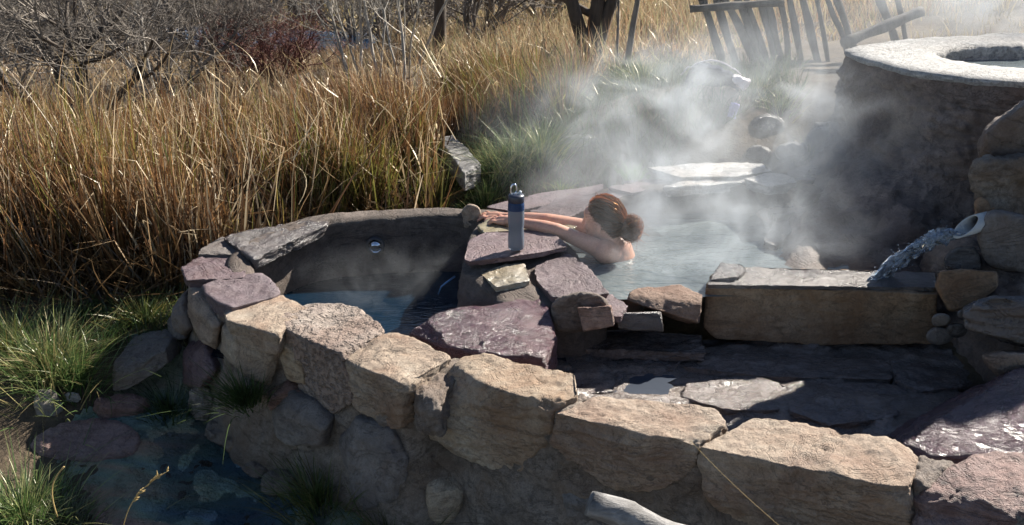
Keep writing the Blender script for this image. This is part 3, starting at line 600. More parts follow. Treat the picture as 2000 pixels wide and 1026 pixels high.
# pipe and falling water
pe = PY(1886, 443, 4.16); ax = A(.93, .32, .12); ax /= np.linalg.norm(ax)
pv = plain('white_plastic', (.40, .40, .39), .5, nb=.3)
ns = 24; s1 = np.cross(ax, A(0, 0, 1)); s1 /= np.linalg.norm(s1); s2 = np.cross(s1, ax); Vp = []
for rr_, sh in ((.042, 0), (.042, 1), (.036, 1), (.036, 0)):
    for j in range(ns):
        a = 2 * math.pi * j / ns; cut = .07 * math.sin(a) * (1 - sh)
        Vp.append(pe + ax * (sh * .12 + cut * .8) + rr_ * (math.cos(a) * s1 + math.sin(a) * s2))
sp = mk('water_pipe', np.array(Vp), ringF(5, ns) % (4 * ns), pv, origin=pe + ax * .2); tag(sp, 'short white plastic pipe sticking out of the rocks, pouring water', 'pipe')
jet = []
for i in range(0):
    a = rng.uniform(-1, 1); r_ = rng.uniform(0, 1); x0 = pe + s1 * a * .042 + s2 * (-.044 + .018 * r_ + .02 * a * a); land = A(1.68 + rng.normal() * .06 + .10 * r_ * (i % 3 == 0), 4.24 + a * .07, .02)
    t = np.linspace(0, 1, 14)[:, None]; L = x0 + (land - x0) * t; L[:, 2] = x0[2] + (land[2] - x0[2]) * t[:, 0] ** 1.9; L += t * .018 * np.stack([fbm(L * 24 + i, 2), fbm(L * 24 + i + 40, 2), fbm(L * 24 + i + 80, 2)], 1)
    jet.append(tube(L, .0012 + .0055 * np.abs(fbm(L * 26 + 3 * i, 2)), 6))
for i in range(150):
    t = rng.uniform(.15, 1); q = pe + (A(1.68, 4.24, .02) - pe) * A(t, t, t ** 1.9) + rng.normal(scale=.022, size=3) * A(1.2, 1, .8); jet.append((np.array([q + d * rng.uniform(.0015, .0045) for d in A(1,0,0, -1,0,0, 0,1,0, 0,-1,0, 0,0,1, 0,0,-1).reshape(6, 3)]), [np.array([[0,2,4], [2,1,4], [1,3,4], [3,0,4], [2,0,5], [1,2,5], [3,1,5], [0,3,5]])]))
_T, _A = np.meshgrid(np.linspace(0, 1, 60), np.linspace(-1, 1, 26), indexing='ij'); _T = _T.ravel(); _A = _A.ravel()
_X = pe + s1 * (_A * .036)[:, None] + s2 * (-.040 + .018 * _A * _A)[:, None]; _L = np.column_stack([1.66 + _A * .055, 4.24 + _A * .03, np.full(len(_A), .02)])
_W = _X + (_L - _X) * _T[:, None]; _W[:, 2] = _X[:, 2] + (_L[:, 2] - _X[:, 2]) * _T ** 1.9
_W[:, 2] += (.026 * fbm(np.column_stack([_T * 9, _A * 4, _T * 0]), 3) + .007 * fbm(np.column_stack([_T * 26, _A * 9, _T * 0 + 4]), 2)) * np.clip(_T * 5, 0, 1)
_q = np.array([[i * 26 + j, (i + 1) * 26 + j, (i + 1) * 26 + j + 1, i * 26 + j + 1] for i in range(59) for j in range(25)])
for _k2, _dz in ((0, 0.0), (5, -.012), (11, .010)):
    _W2 = _W + np.stack([.012 * fbm(np.column_stack([_T * 5, _A * 6, _T * 0 + _k2]), 2), .012 * fbm(np.column_stack([_T * 5, _A * 6, _T * 0 + 30 + _k2]), 2), .020 * fbm(np.column_stack([_T * 6, _A * 5, _T * 0 + 60 + _k2]), 2) + .006 * fbm(np.column_stack([_T * 22, _A * 8, _T * 0 + 90 + _k2]), 2) + _dz], 1) * np.clip(_T * 4, 0, 1)[:, None]
    _h = fbm(np.column_stack([_T * 7, _A * 5, _T * 0 + _k2]), 3); _qq = _q[(_h[_q].mean(1) < .42) | (_T[_q].mean(1) < .3)]
    jet.append((np.concatenate([_W2, _W2 - A(0, 0, .005)]), [_qq, _qq[:, ::-1] + len(_W)]))
def merge(parts):
    V = []; Q = {}; o = 0
    for v, fs in parts:
        V.append(v)
        for f in (fs if isinstance(fs, list) else [fs]): Q.setdefault(f.shape[1], []).append(f + o)
        o += len(v)
    return np.concatenate(V), [np.concatenate(q) for q in Q.values()]
jm = NT('falling_water'); jp = jm.add('ShaderNodeBsdfPrincipled', {'Base Color': (.82, .90, 1, 1), 'Roughness': .06, 'IOR': 1.33, 'Transmission Weight': .88}); jm.surf(jp.outputs[0])
V, F = merge(jet); tag(mk('falling_water', V, F, jm.m), 'blue-white stream of water arcing from the white pipe into the pool', 'water')

# ------------------------------------------------------------------ water bottle
bb_ = P(1008, 486, .137); WB = empty('water_bottle', bb_); tag(WB, 'tall translucent blue-topped water bottle standing on the divider flagstone', 'bottle')
plas = NT('translucent_plastic'); plas.surf(plas.add('ShaderNodeBsdfPrincipled', {'Base Color': (.20, .235, .29, 1), 'Roughness': .25, 'Transmission Weight': .45, 'IOR': 1.25}).outputs[0])
blue = NT('blue_plastic_band'); blue.surf(blue.add('ShaderNodeBsdfPrincipled', {'Base Color': (.022, .05, .13, 1), 'Roughness': .2, 'Transmission Weight': .3, 'IOR': 1.25}).outputs[0])
dark = plain('dark_cap', (.025, .03, .05), .35)
v, f = lathe([(0, .001), (.034, .001), (.038, .008), (.0385, .06), (.036, .09), (.036, .11), (.0385, .135), (.0385, .195)], 32, bb_); mk('body', v, f, plas.m, WB)
v, f = lathe([(.0386, .195), (.0388, .215), (.0375, .232), (.034, .236)], 32, bb_); mk('blue_band', v, f, blue.m, WB)
v, f = lathe([(.0365, .233), (.0385, .236), (.0385, .262), (.035, .268), (.018, .272), (.0, .273)], 32, bb_); cp_ = mk('cap', v, f, dark, WB)
t = np.linspace(0, 2 * math.pi, 25); lp = np.stack([-.012 + .006 * np.sin(t) + .012 * np.cos(t), .0 * t, .292 + .026 * np.sin(t) - .008 * np.cos(t)], 1)
v, f = tube(bb_ + lp, .0042, 8); mk('carry_loop', v, f, steel, cp_)
v, f = tube(np.array([bb_ + A(.012, 0, .27), bb_ + A(.022, 0, .285)]), [.008, .006], 10); mk('spout', v, f, plain('grey_rubber', (.45, .5, .55), .4), cp_)

# ------------------------------------------------------------------ the bather
def remesh(parts, voxel, smooth=2):
    V, F = merge(parts); me = bpy.data.meshes.new('tmp'); me.from_pydata([tuple(q) for q in V], [], [tuple(int(i) for i in r) for f in F for r in f])
    o = bpy.data.objects.new('tmp', me); COL.objects.link(o); md = o.modifiers.new('r', 'REMESH'); md.mode = 'VOXEL'; md.voxel_size = voxel
    ev = o.evaluated_get(bpy.context.evaluated_depsgraph_get()); m2 = ev.to_mesh(); n = len(m2.vertices); co = np.zeros(n * 3, np.float32); m2.vertices.foreach_get('co', co); co = co.reshape(-1, 3).astype(float)
    F = np.array([list(p.vertices) for p in m2.polygons if len(p.vertices) == 4]); ev.to_mesh_clear(); bpy.data.objects.remove(o); bpy.data.meshes.remove(me)
    E = np.concatenate([F[:, [0, 1]], F[:, [1, 2]], F[:, [2, 3]], F[:, [3, 0]]]); E = np.concatenate([E, E[:, ::-1]])
    deg = np.bincount(E[:, 0], minlength=n)[:, None]
    for _ in range(smooth):
        s = np.zeros_like(co); np.add.at(s, E[:, 0], co[E[:, 1]]); co = co * .4 + .6 * s / np.maximum(deg, 1)
    return co, F
S_V, S_F = cubesphere(8); S_N = S_V / np.linalg.norm(S_V, axis=1)[:, None]
def ball(c, r, R=None):
    r = np.broadcast_to(np.asarray(r, float), (3,)); v = S_N * r
    if R is not None: v = v @ R
    return (v + c, S_F)
def chain(pts, rad):
    out = []
    for a, b, ra, rb in zip(pts[:-1], pts[1:], rad[:-1], rad[1:]):
        a = np.asarray(a); b = np.asarray(b); m = max(2, int(np.linalg.norm(b - a) / (min(ra, rb) * .4)))
        for k in range(m + 1): u = k / m; out.append(ball(a + (b - a) * u, ra + (rb - ra) * u))
    return out
fw = A(-.90, .42, -.06); fw /= np.linalg.norm(fw); lf = np.cross(A(0, 0, 1), fw); lf /= np.linalg.norm(lf); upv = np.cross(fw, lf)
Rm = np.stack([fw, lf, upv])
Hc = PY(1180, 430, 4.68)
def H(a, b, c): return Hc + fw * a + lf * b + upv * c
neck = H(-.035, .0, -.15); chest = A(Hc[0] + .055, Hc[1] + .02, -.05); ls = PY(1178, 490, 4.585); rs = chest + (chest - ls) * A(.8, .9, 0) + A(-.05, .03, .12)
body = []
body += [ball(Hc, (.094, .074, .108), Rm), ball(H(.03, 0, -.05), (.062, .056, .07), Rm), ball(H(.058, 0, -.088), (.030, .032, .026), Rm), ball(H(.068, 0, -.03), (.028, .05, .05), Rm), ball(H(.082, 0, .035), (.018, .045, .03), Rm)]
body += chain([H(.092, 0, .018), H(.106, 0, -.022)], [.010, .014]); body += [ball(H(.097, .010, -.028), .010), ball(H(.097, -.010, -.028), .010), ball(H(.090, 0, -.056), (.010, .022, .008), Rm), ball(H(.087, 0, -.068), (.010, .019, .008), Rm), ball(H(.076, .036, -.032), (.02, .016, .018), Rm)]
for s in (1, -1): body += [ball(H(.004, s * .080, -.018), (.018, .010, .032), Rm), ball(H(-.002, s * .088, -.012), (.016, .006, .024), Rm)]
body += chain([H(-.02, 0, -.06), neck, chest + A(.0, 0, .08)], [.052, .055, .075])
body += chain([chest + A(0, 0, .06), chest + A(.03, 0, -.1), chest + A(.06, 0, -.35)], [.10, .125, .12])
body += chain([ls, chest + A(0, 0, .045), rs], [.055, .085, .055])
body += [ball((ls + chest) / 2 + A(.045, 0, -.03), (.06, .05, .085)), ball((rs + chest) / 2 + A(.045, 0, -.03), (.06, .05, .085))]
el = PY(1088, 449, 4.66); wr = PY(1004, 432, 4.79); er = PY(1070, 430, 4.88); wr2 = PY(985, 424, 4.97)
body += chain([ls, ls + (el - ls) * .5, el], [.047, .040, .033]) + chain([el, el + (wr - el) * .3, wr], [.033, .035, .022])
body += chain([rs, rs + (er - rs) * .5, er], [.048, .042, .035]) + chain([er, er + (wr2 - er) * .35, wr2], [.035, .035, .024])
def hand(w0, d, side, s=1):
    d = d / np.linalg.norm(d); side = side - d * (side @ d); side /= np.linalg.norm(side); up_ = np.cross(d, side); up_ *= np.sign(up_[2])
    out = chain([w0, w0 + d * .045, w0 + d * .08], [.023, .027, .024]) + chain([w0 + d * .05 - side * .022, w0 + d * .08 - side * .028], [.018, .014]) + chain([w0 + d * .05 + side * .022, w0 + d * .08 + side * .026], [.018, .014])
    for k, (o, L) in enumerate([(-.031, .066), (-.010, .078), (.011, .073), (.031, .056)]):
        a = w0 + d * .078 + side * o; b = a + d * L * .5 + side * o * .25 + up_ * .008; c = a + d * L + side * o * .5 - up_ * .012; out += chain([a, b, c], [.0105, .0095, .0075])
    th0 = w0 + d * .025 - side * .028 * s; out += chain([th0, th0 + d * .03 - side * .022 * s, th0 + d * .062 - side * .03 * s - up_ * .006], [.014, .012, .009])
    return out
body += hand(wr, PY(955, 428, 4.87) - wr, A(.25, -1, 0), 1)
body += hand(wr2, PY(930, 421, 5.02) - wr2, A(.2, -1, 0), -1)
V, F = remesh(body, .0045, 3)
skin = plain('skin', (.55, .30, .215), .42, 0, 0, .25, .12, 90)
PS = mk('person', V, F, skin, origin=(Hc[0], Hc[1], -.4)); tag(PS, 'person with hair in a bun soaking up to the shoulders, arms stretched onto the divider', 'person')
# hair: scalp cap, bun and strands
def hair_col(n): 
    c = np.array([.020, .0105, .0068]) * rng.uniform(.35, 2.2, (n, 1)); return c
hm = NT('brown_hair'); hc_ = hm.add('ShaderNodeVertexColor', layer_name='Col').outputs[0]
hd = hm.add('ShaderNodeBsdfDiffuse', {'Color': hc_}); ht = hm.add('ShaderNodeBsdfTranslucent', {'Color': hm.mix(1.0, hc_, (10.0, 5.2, 2.1), 'MULTIPLY')}); hg = hm.add('ShaderNodeBsdfGlossy', {'Color': (.75, .42, .2, 1), 'Roughness': .38})
hx = hm.add('ShaderNodeMixShader', {0: .45, 1: hd.outputs[0], 2: ht.outputs[0]}); hm.surf(hm.add('ShaderNodeMixShader', {0: .10, 1: hx.outputs[0], 2: hg.outputs[0]}).outputs[0])
D, F = cubesphere(26); D = D / np.linalg.norm(D, axis=1)[:, None]
hairline = lambda Q: (Q[:, 2] > .03 + np.where(Q[:, 0] > 0, .75, 1.15) * Q[:, 0]) & (Q[:, 0] < .66) & (Q[:, 2] > -.66)
ok = hairline(D)
sr = A(.103, .084, .118)
streak = fbm(np.column_stack([D[:, 0] * 3, np.arctan2(D[:, 1], D[:, 2] + .3) * 9, D[:, 2] * 2]), 3)
v = (D * sr * (1 + .035 * streak)[:, None]) @ Rm + Hc
Fk = F[ok[F].all(1)]; u, inv = np.unique(Fk, return_inverse=True)
HR = mk('hair', v[u], inv.reshape(Fk.shape), hm.m, PS, col=hair_col(len(u)))
bunc = H(-.132, -.012, -.035)
B_V, B_F = rockshape(np.array([bunc + q * A(.040, .040, .052) for q in S_N[::3]]), n=16, p=10, amp=.009, freq=40, chips=0, seed=5)
mk('bun', B_V, B_F, hm.m, HR, col=hair_col(len(B_V)))
def strips(paths, wdt, side):
    """paths (N,K,3) -> thin ribbons"""
    N_, K, _ = paths.shape; T = np.gradient(paths, axis=1); s = np.cross(T, side); s /= np.linalg.norm(s, axis=2)[:, :, None] + 1e-9
    wd = wdt[:, None, None] * (1 - .75 * np.linspace(0, 1, K) ** 2)[None, :, None]
    V = np.stack([paths - s * wd / 2, paths + s * wd / 2], 2).reshape(-1, 3)
    i, k = np.meshgrid(np.arange(N_), np.arange(K - 1), indexing='ij'); b = (i * K + k).ravel() * 2
    return V, np.stack([b, b + 1, b + 3, b + 2], 1)
ns_ = 2600; dd = rng.normal(size=(ns_ * 4, 3)); dd /= np.linalg.norm(dd, axis=1)[:, None]
k_ = hairline(dd - A(.03, 0, -.03)) & (dd[:, 0] > -.8); dd = dd[k_][:ns_]; ns_ = len(dd)
bd = A(-.97, .1, -.12); bd /= np.linalg.norm(bd); t = np.linspace(0, 1, 9)[None, :, None]
pt = dd[:, None, :] * (1 - t) + bd * t; pt /= np.linalg.norm(pt, axis=2)[:, :, None]
pt = pt * sr * (1.0 + .15 * rng.random((ns_, 1, 1)) ** 2.2 * np.sin(t * 2.6 + .3) + .04 * np.sin(t * 7 + rng.random((ns_, 1, 1)) * 6)); pt = pt @ Rm + Hc
v, f = strips(pt, rng.uniform(.0015, .0035, ns_), np.broadcast_to(rng.normal(size=(ns_, 1, 3)), pt.shape)); mk('strands', v, f, hm.m, HR, col=np.repeat(hair_col(ns_), 18, 0))
nb = 1100; t = np.linspace(0, 1, 9); c1 = rng.normal(size=(nb, 3)); c1 /= np.linalg.norm(c1, axis=1)[:, None]; c2 = np.cross(c1, rng.normal(size=(nb, 3))); c2 /= np.linalg.norm(c2, axis=1)[:, None]
an = (rng.uniform(0, 6, (nb, 1)) + t * rng.uniform(1.2, 2.6, (nb, 1)))[:, :, None]; rad = rng.uniform(.94, 1.3, (nb, 1, 1)) + .25 * t[None, :, None] * (rng.random((nb, 1, 1)) > .7)
pt = bunc + (c1[:, None] * np.cos(an) + c2[:, None] * np.sin(an)) * rad * A(.046, .044, .053)
v, f = strips(pt, rng.uniform(.0014, .003, nb), np.broadcast_to(rng.normal(size=(nb, 1, 3)), pt.shape)); mk('bun_strands', v, f, hm.m, HR, col=np.repeat(hair_col(nb), 18, 0))

nf = 420; c1 = rng.normal(size=(nf, 3)); c1 /= np.linalg.norm(c1, axis=1)[:, None]; st_ = np.where(rng.random((nf, 1)) < .45, 1, 0)
p0 = np.where(st_ == 1, bunc + c1 * A(.042, .042, .054), (np.stack([-np.abs(c1[:, 0]) * .9 + .35, c1[:, 1], np.abs(c1[:, 2])], 1) * sr) @ Rm + Hc)
dn = p0 - np.where(st_ == 1, bunc, Hc); dn /= np.linalg.norm(dn, axis=1)[:, None]; t = np.linspace(0, 1, 7)[None, :, None]; Lf = rng.uniform(.015, .055, (nf, 1, 1)); tw_ = rng.normal(size=(nf, 1, 3))
pt = p0[:, None] + dn[:, None] * Lf * t * .7 + tw_ * Lf * t ** 2 * .45 - A(0, 0, .25) * Lf * t ** 2
v, f = strips(pt, rng.uniform(.0012, .0024, nf), np.broadcast_to(rng.normal(size=(nf, 1, 3)), pt.shape)); mk('loose_hairs', v, f, hm.m, HR, col=np.repeat(hair_col(nf), 14, 0))

# ------------------------------------------------------------------ grasses
def blades(base, h, wdt, lean, bend, col, seg=5, kink=0.0, az=None, tipcol=None):
    """curved tapering blades as ribbons; base (N,3); lean (N,2) horizontal drift per height; bend = droop towards az"""
    n = len(base); az = rng.uniform(0, 2 * math.pi, n) if az is None else az
    t = np.linspace(0, 1, seg + 1)[None, :]; dirv = np.stack([np.cos(az), np.sin(az)], 1)
    hor = lean[:, None, :] * t[:, :, None] + dirv[:, None, :] * (bend[:, None] * t ** 2.2)[:, :, None]
    zz_ = t * (1 - .35 * np.clip(bend, 0, 1.2)[:, None] * t)
    pts = np.zeros((n, seg + 1, 3)); pts[:, :, :2] = hor * h[:, None, None]; pts[:, :, 2] = zz_ * h[:, None]
    if kink:
        m = rng.random(n) < kink; kk = rng.integers(2, seg, n)
        for k in range(2, seg + 1):
            mm = m & (kk < k); L = (h / seg)[mm]; a2 = rng.uniform(0, 6.28) + az[mm]
            pts[mm, k] = pts[mm, k - 1] + np.stack([np.cos(a2) * L, np.sin(a2) * L, rng.uniform(-.5, .25, mm.sum()) * L], 1)
    pts += base[:, None, :]
    a3 = rng.uniform(0, math.pi, n); sd_ = np.stack([np.cos(a3), np.sin(a3), np.zeros(n)], 1)[:, None, :]
    wd = (wdt[:, None] * np.clip(1.05 - t ** 1.6, .06, 1))[:, :, None]
    V = np.stack([pts - sd_ * wd / 2, pts + sd_ * wd / 2], 2).reshape(-1, 3); K = seg + 1
    i, k = np.meshgrid(np.arange(n), np.arange(seg), indexing='ij'); b = (i * K + k).ravel() * 2
    c = np.repeat(col, K * 2, 0)
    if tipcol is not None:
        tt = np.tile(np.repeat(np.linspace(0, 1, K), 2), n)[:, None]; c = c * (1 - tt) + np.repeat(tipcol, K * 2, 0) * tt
    return V, np.stack([b, b + 1, b + 3, b + 2], 1), c
def pick(cols, n, jit=.25):
    cols = np.array(cols); return cols[rng.integers(0, len(cols), n)] * rng.uniform(1 - jit, 1 + jit, (n, 1))
GOLD = [(.21, .118, .056), (.15, .074, .036), (.31, .21, .12), (.115, .058, .03), (.54, .44, .31), (.065, .035, .021), (.24, .13, .055)]
GREENY = [(.20, .19, .05), (.14, .16, .04), (.28, .22, .07)]
GREEN = [(.07, .13, .035), (.10, .16, .05), (.16, .19, .07), (.05, .09, .03)]
def scatter(poly, n):
    poly = np.array(poly); lo = poly.min(0); hi = poly.max(0); out = np.zeros((0, 2))
    while len(out) < n:
        q = rng.uniform(lo, hi, (n * 2, 2)); out = np.concatenate([out, q[inpoly(q, poly)]])
    return out[:n]
def clump(xy, s, f): return xy + s * np.stack([fbm(np.column_stack([xy * f, np.zeros(len(xy))]), 2), fbm(np.column_stack([xy * f, np.full(len(xy), 7.)]), 2)], 1)
def reed_zone(poly, n, hr, lean, cols, wr=(.005, .017), kink=.12, jl=.16, greenf=.16):
    xy = scatter(poly, int(n * 2.2)); xy = xy[fbm(np.column_stack([xy * 1.9, np.full(len(xy), 1.7)]), 3) + rng.normal(scale=.2, size=len(xy)) > -.05][:n]; n = len(xy); xy = clump(xy, .10, 4.0); b = np.column_stack([xy, gz(xy) - .02])
    hn = 1 + .42 * fbm(np.column_stack([xy * 1.6, np.zeros(n)]), 3); h = rng.uniform(hr[0], hr[1], n) * hn * np.interp(xy[:, 1], [4.8, 5.6, 7.2, 9], [1.35, 1.2, .85, .7]) * np.where(rng.random(n) < .06, 1.25, 1)
    l = np.array(lean) + rng.normal(scale=jl, size=(n, 2)) + .3 * np.stack([fbm(np.column_stack([xy * 2.2, np.full(n, 5.)]), 2), fbm(np.column_stack([xy * 2.2, np.full(n, 9.)]), 2)], 1); c = pick(cols, n, .5); g = rng.random(n) < greenf * (1 + fbm(np.column_stack([xy * 1.1, np.full(n, 3.)]), 2) * 2.2); c[g] = pick(GREENY, g.sum())
    return blades(b, h, rng.uniform(*wr, n), l, np.abs(rng.normal(scale=.16, size=n)), c * A(.34, .33, .30), 5, kink, tipcol=c * A(1.3, 1.27, 1.2))  # roots darkened: decayed sheaths, plus the stand's self-shading painted into the colour
parts = []
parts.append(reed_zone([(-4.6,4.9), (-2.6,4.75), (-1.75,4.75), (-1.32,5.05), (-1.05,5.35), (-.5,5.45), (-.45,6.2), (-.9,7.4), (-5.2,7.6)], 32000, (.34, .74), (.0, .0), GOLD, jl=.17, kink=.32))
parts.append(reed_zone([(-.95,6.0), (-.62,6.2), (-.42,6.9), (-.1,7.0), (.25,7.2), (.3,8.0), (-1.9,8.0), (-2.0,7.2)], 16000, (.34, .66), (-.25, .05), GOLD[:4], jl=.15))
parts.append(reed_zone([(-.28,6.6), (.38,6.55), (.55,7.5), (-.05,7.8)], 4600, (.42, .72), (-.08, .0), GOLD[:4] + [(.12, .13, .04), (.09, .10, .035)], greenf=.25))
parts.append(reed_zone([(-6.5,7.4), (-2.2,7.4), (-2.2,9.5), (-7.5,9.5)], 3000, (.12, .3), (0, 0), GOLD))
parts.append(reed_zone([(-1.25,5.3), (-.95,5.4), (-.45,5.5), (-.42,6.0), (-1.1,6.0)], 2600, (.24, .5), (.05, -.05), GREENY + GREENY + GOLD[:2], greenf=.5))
# broken pale stalks leaning across the reeds
xy = scatter([(-4.2,4.95), (-1.5,4.9), (-.4,5.6), (.1,7.2), (-3,7.4)], 600); n = len(xy)
parts.append(blades(np.column_stack([xy, gz(xy) + rng.uniform(.3, .75, n)]), rng.uniform(.15, .42, n), rng.uniform(.004, .009, n), rng.normal(scale=.6, size=(n, 2)), rng.uniform(0, .9, n), pick([(.55, .44, .28), (.48, .36, .21), (.36, .26, .14)], n), 5, .45))
# flattened thatch at their feet
xy = scatter([(-4.4,4.55), (-1.95,4.6), (-1.5,5.05), (-.6,5.5), (-.5,5.8), (-4.6,5.5)], 3500); n = len(xy)
parts.append(blades(np.column_stack([xy, gz(xy) + rng.uniform(0, .10, n)]), rng.uniform(.2, .45, n), rng.uniform(.005, .010, n), rng.normal(scale=.9, size=(n, 2)), rng.uniform(0, .6, n), pick([(.10, .06, .03), (.16, .10, .05), (.07, .045, .025)], n), 4, .2))
def join(parts):
    V = []; F = []; C = []; o = 0
    for v, f, c in parts: V.append(v); F.append(f + o); C.append(c); o += len(v)
    return np.concatenate(V), np.concatenate(F), np.concatenate(C)
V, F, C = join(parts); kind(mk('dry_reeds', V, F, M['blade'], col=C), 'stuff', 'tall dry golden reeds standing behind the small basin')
# meadow beyond
parts = []
for poly, n, hr, cols, wr in [([(.3,7.6), (1.5,8.2), (2.6,9.2), (5,11), (8,18), (3,24), (-3,22), (-1,12), (-.6,9)], 24000, (.18, .5), [(.50, .39, .25), (.42, .30, .18), (.40, .33, .20), (.30, .28, .15), (.36, .22, .13)], (.007, .016)), ([(-9,9.5), (-1,9), (-1.5,14), (-3,17), (-10,17)], 12000, (.1, .3), [(.38, .27, .16), (.28, .18, .11), (.34, .27, .16)], (.007, .016)), ([(-12,20.5), (0,20.5), (6,24), (4,34), (-14,34)], 12000, (.2, .5), [(.52, .41, .22), (.42, .30, .15), (.40, .36, .18)], (.02, .045)), ([(3.2,8.5), (8,9), (14,20), (8,20), (5,11)], 6000, (.2, .5), [(.42, .34, .22), (.34, .27, .16)], (.008, .018))]:
    xy = clump(scatter(poly, n), .3, 1.2); b = np.column_stack([xy, gz(xy) - .02]); c = pick(cols, n)
    hh = rng.uniform(*hr, n) * np.where((xy[:, 0] > .9) & (xy[:, 1] < 10.5), .4, 1)
    parts.append(blades(b, hh, rng.uniform(*wr, n), rng.normal(scale=.25, size=(n, 2)) + A(-.1, 0), np.abs(rng.normal(scale=.35, size=n)), c, 3, .05))
V, F, C = join(parts); kind(mk('meadow_grass', V, F, M['blade'], col=C), 'stuff', 'tawny meadow grass reaching back to the trees')
# short grass on the bank behind the pool
parts = []
for poly, n, hr in [([(-.75,5.45), (.35,5.55), (1.0,5.95), (1.9,6.7), (2.2,7.8), (.9,8.2), (.2,7.0), (-.3,6.3)], 6500, (.06, .22)), ([(-2.2,4.35), (-1.62,4.25), (-1.5,4.6), (-1.7,4.8), (-2.3,4.7)], 1500, (.05, .12))]:
    xy = clump(scatter(poly, n), .1, 4); b = np.column_stack([xy, gz(xy) - .01]); parts.append(blades(b, rng.uniform(*hr, n), rng.uniform(.004, .008, n), rng.normal(scale=.3, size=(n, 2)), np.abs(rng.normal(scale=.6, size=n)), pick(GREEN + GREEN + [(.10, .10, .04), (.16, .13, .06)], n) * .65, 3, .05))
V, F, C = join(parts); kind(mk('bank_grass', V, F, M['blade'], col=C), 'stuff', 'short green and straw-coloured grass on the bank behind the pools')
def tuft(at, n, h, spread, cols, label, name='grass_tuft', cat='grass tuft', grp='grass tufts', lean=(0, 0), w_=(.003, .007), bend=.7):
    r = np.abs(rng.normal(scale=spread, size=n)); a = rng.uniform(0, 6.28, n); xy = np.stack([at[0] + r * np.cos(a), at[1] + r * np.sin(a)], 1); z = gz(xy) - .015 if len(at) == 2 else np.full(n, at[2])
    V, F, C = blades(np.column_stack([xy, z]), rng.uniform(h * .5, h, n), rng.uniform(*w_, n), np.array(lean) + .35 * np.stack([np.cos(a), np.sin(a)], 1) * (r / spread)[:, None], np.abs(rng.normal(scale=bend, size=n)), pick(cols, n), 5, .04, az=a + rng.normal(scale=.5, size=n))
    return tag(mk(name, V, F, M['blade'], col=C), label, cat, grp)
def gp2(px, py): return gpx(px, py)[:2]
tuft(gp2(95,720), 800, .30, .11, GREEN[:3] + [(.30, .32, .12), (.34, .27, .13), (.25, .22, .10)], 'big sunlit green grass tuft at the left edge beside the stream')
tuft(gp2(150,735), 350, .26, .08, GREEN, 'smaller green grass tuft drooping over the stream, right of the big one')
tuft(gp2(20,690), 320, .30, .09, GREEN + GREENY, 'olive grass tuft cut by the left edge under the reeds')
tuft(gp2(285,625), 320, .17, .07, GREEN + GREENY, 'small grass tuft at the foot of the left end of the wall')
tuft(gp2(45,1010), 700, .20, .12, GREEN + [(.28, .28, .12)], 'grass tuft in the bottom left corner')
tuft(gp2(130,1020), 700, .10, .085, [(.12, .14, .08), (.16, .17, .10), (.10, .10, .06)], 'low dull grass mat beside the bottom left corner tuft')
tuft(gp2(320,720), 260, .16, .06, [(.035, .06, .02), (.05, .08, .03)], 'dark grass tuft against the wall foot by the stream bend')
tuft(PY(480,790, frontY(480) - .1), 320, .20, .05, [(.04, .065, .02), (.06, .09, .03)], 'dark green tuft growing from the wall under the pitted stone', lean=(-.2, -.3))
tuft(gp2(620,985), 420, .26, .10, [(.05, .08, .025), (.08, .11, .03), (.14, .13, .05)], 'dark green tuft at the wall foot left of the round cobble', lean=(-.1, -.1))
tuft(gp2(760,1040), 260, .2, .10, [(.05, .08, .025), (.10, .11, .04)], 'grass tuft at the bottom edge under the round cobble')
tuft(A(1.0,2.62,-.75), 130, .55, .18, [(.16, .15, .06), (.10, .12, .04), (.32, .25, .12)], 'sparse thin grass in front of the rightmost block of the wall', bend=.25, w_=(.002, .004))
tuft(P(1240,362,.10) + A(0, .12, 0), 120, .12, .05, [(.12, .24, .04), (.16, .28, .06)], 'small bright green tuft on the back rim above the bather')
tuft(P(1095,378,.07) + A(0, .06, 0), 90, .08, .05, [(.12, .20, .04), (.25, .25, .08)], 'tiny tuft on the back rim left of the bather')
for i, (x, y, h, lb) in enumerate([(965,345,.32,'green tuft right beside the weathered beam'), (1010,330,.38,'tall green tuft behind the beam at the edge of the steam'), (860,372,.22,'low grass tuft in front of the weathered beam'), (950,385,.20,'dark low tuft behind the cobble on the divider'), (1060,300,.36,'olive tuft in the steam behind the back rim'), (1480,185,.22,'sunlit tuft below the clothes by the path'), (1530,190,.18,'small pale tuft beside the path stones'), (1590,212,.14,'tiny straw tuft at the foot of the round tub'), (1260,180,.35,'grey-green tuft left of the clothes heap'), (1360,300,.15,'faint tuft in the steam behind the white flagstone')]):
    tuft(gp2(x, y), 420 if h > .3 else 220, h, .07, GREEN + [(.22, .26, .10), (.32, .28, .12)], lb)
def stalk(px, py, y, top, label, r=.0016, head=True):
    a = PY(px, py, y); b = PY(*top, y); t = np.linspace(0, 1, 12)[:, None]; L = a + (b - a) * t + A(.0, 0, 0) ; L[:, 2] += .02 * np.sin(t[:, 0] * 3.1); L[:, 0] -= .03 * np.sin(t[:, 0] * 3.1)
    V, F = tube(L, r, 5); prts = [(V, F)]
    if head:
        for k in range(26):
            u = rng.uniform(.42, 1); p0 = a + (b - a) * u + A(-.03 * math.sin(u * 3.1), 0, .02 * math.sin(u * 3.1)); d_ = (b - a) / np.linalg.norm(b - a) + rng.normal(scale=.25, size=3); prts.append(tube(np.array([p0, p0 + d_ * .012, p0 + d_ * .024]), [.0012, .0032, .0006], 5))
    V, F = merge(prts); return tag(mk('seed_stalk', V, F, plain('straw' + label[:6], (.42, .30, .12), .7)), label, 'grass stalk', 'dry stalks')
stalk(238, 1040, 2.9, (330, 920), 'golden seed head arching at the bottom left over the stream')
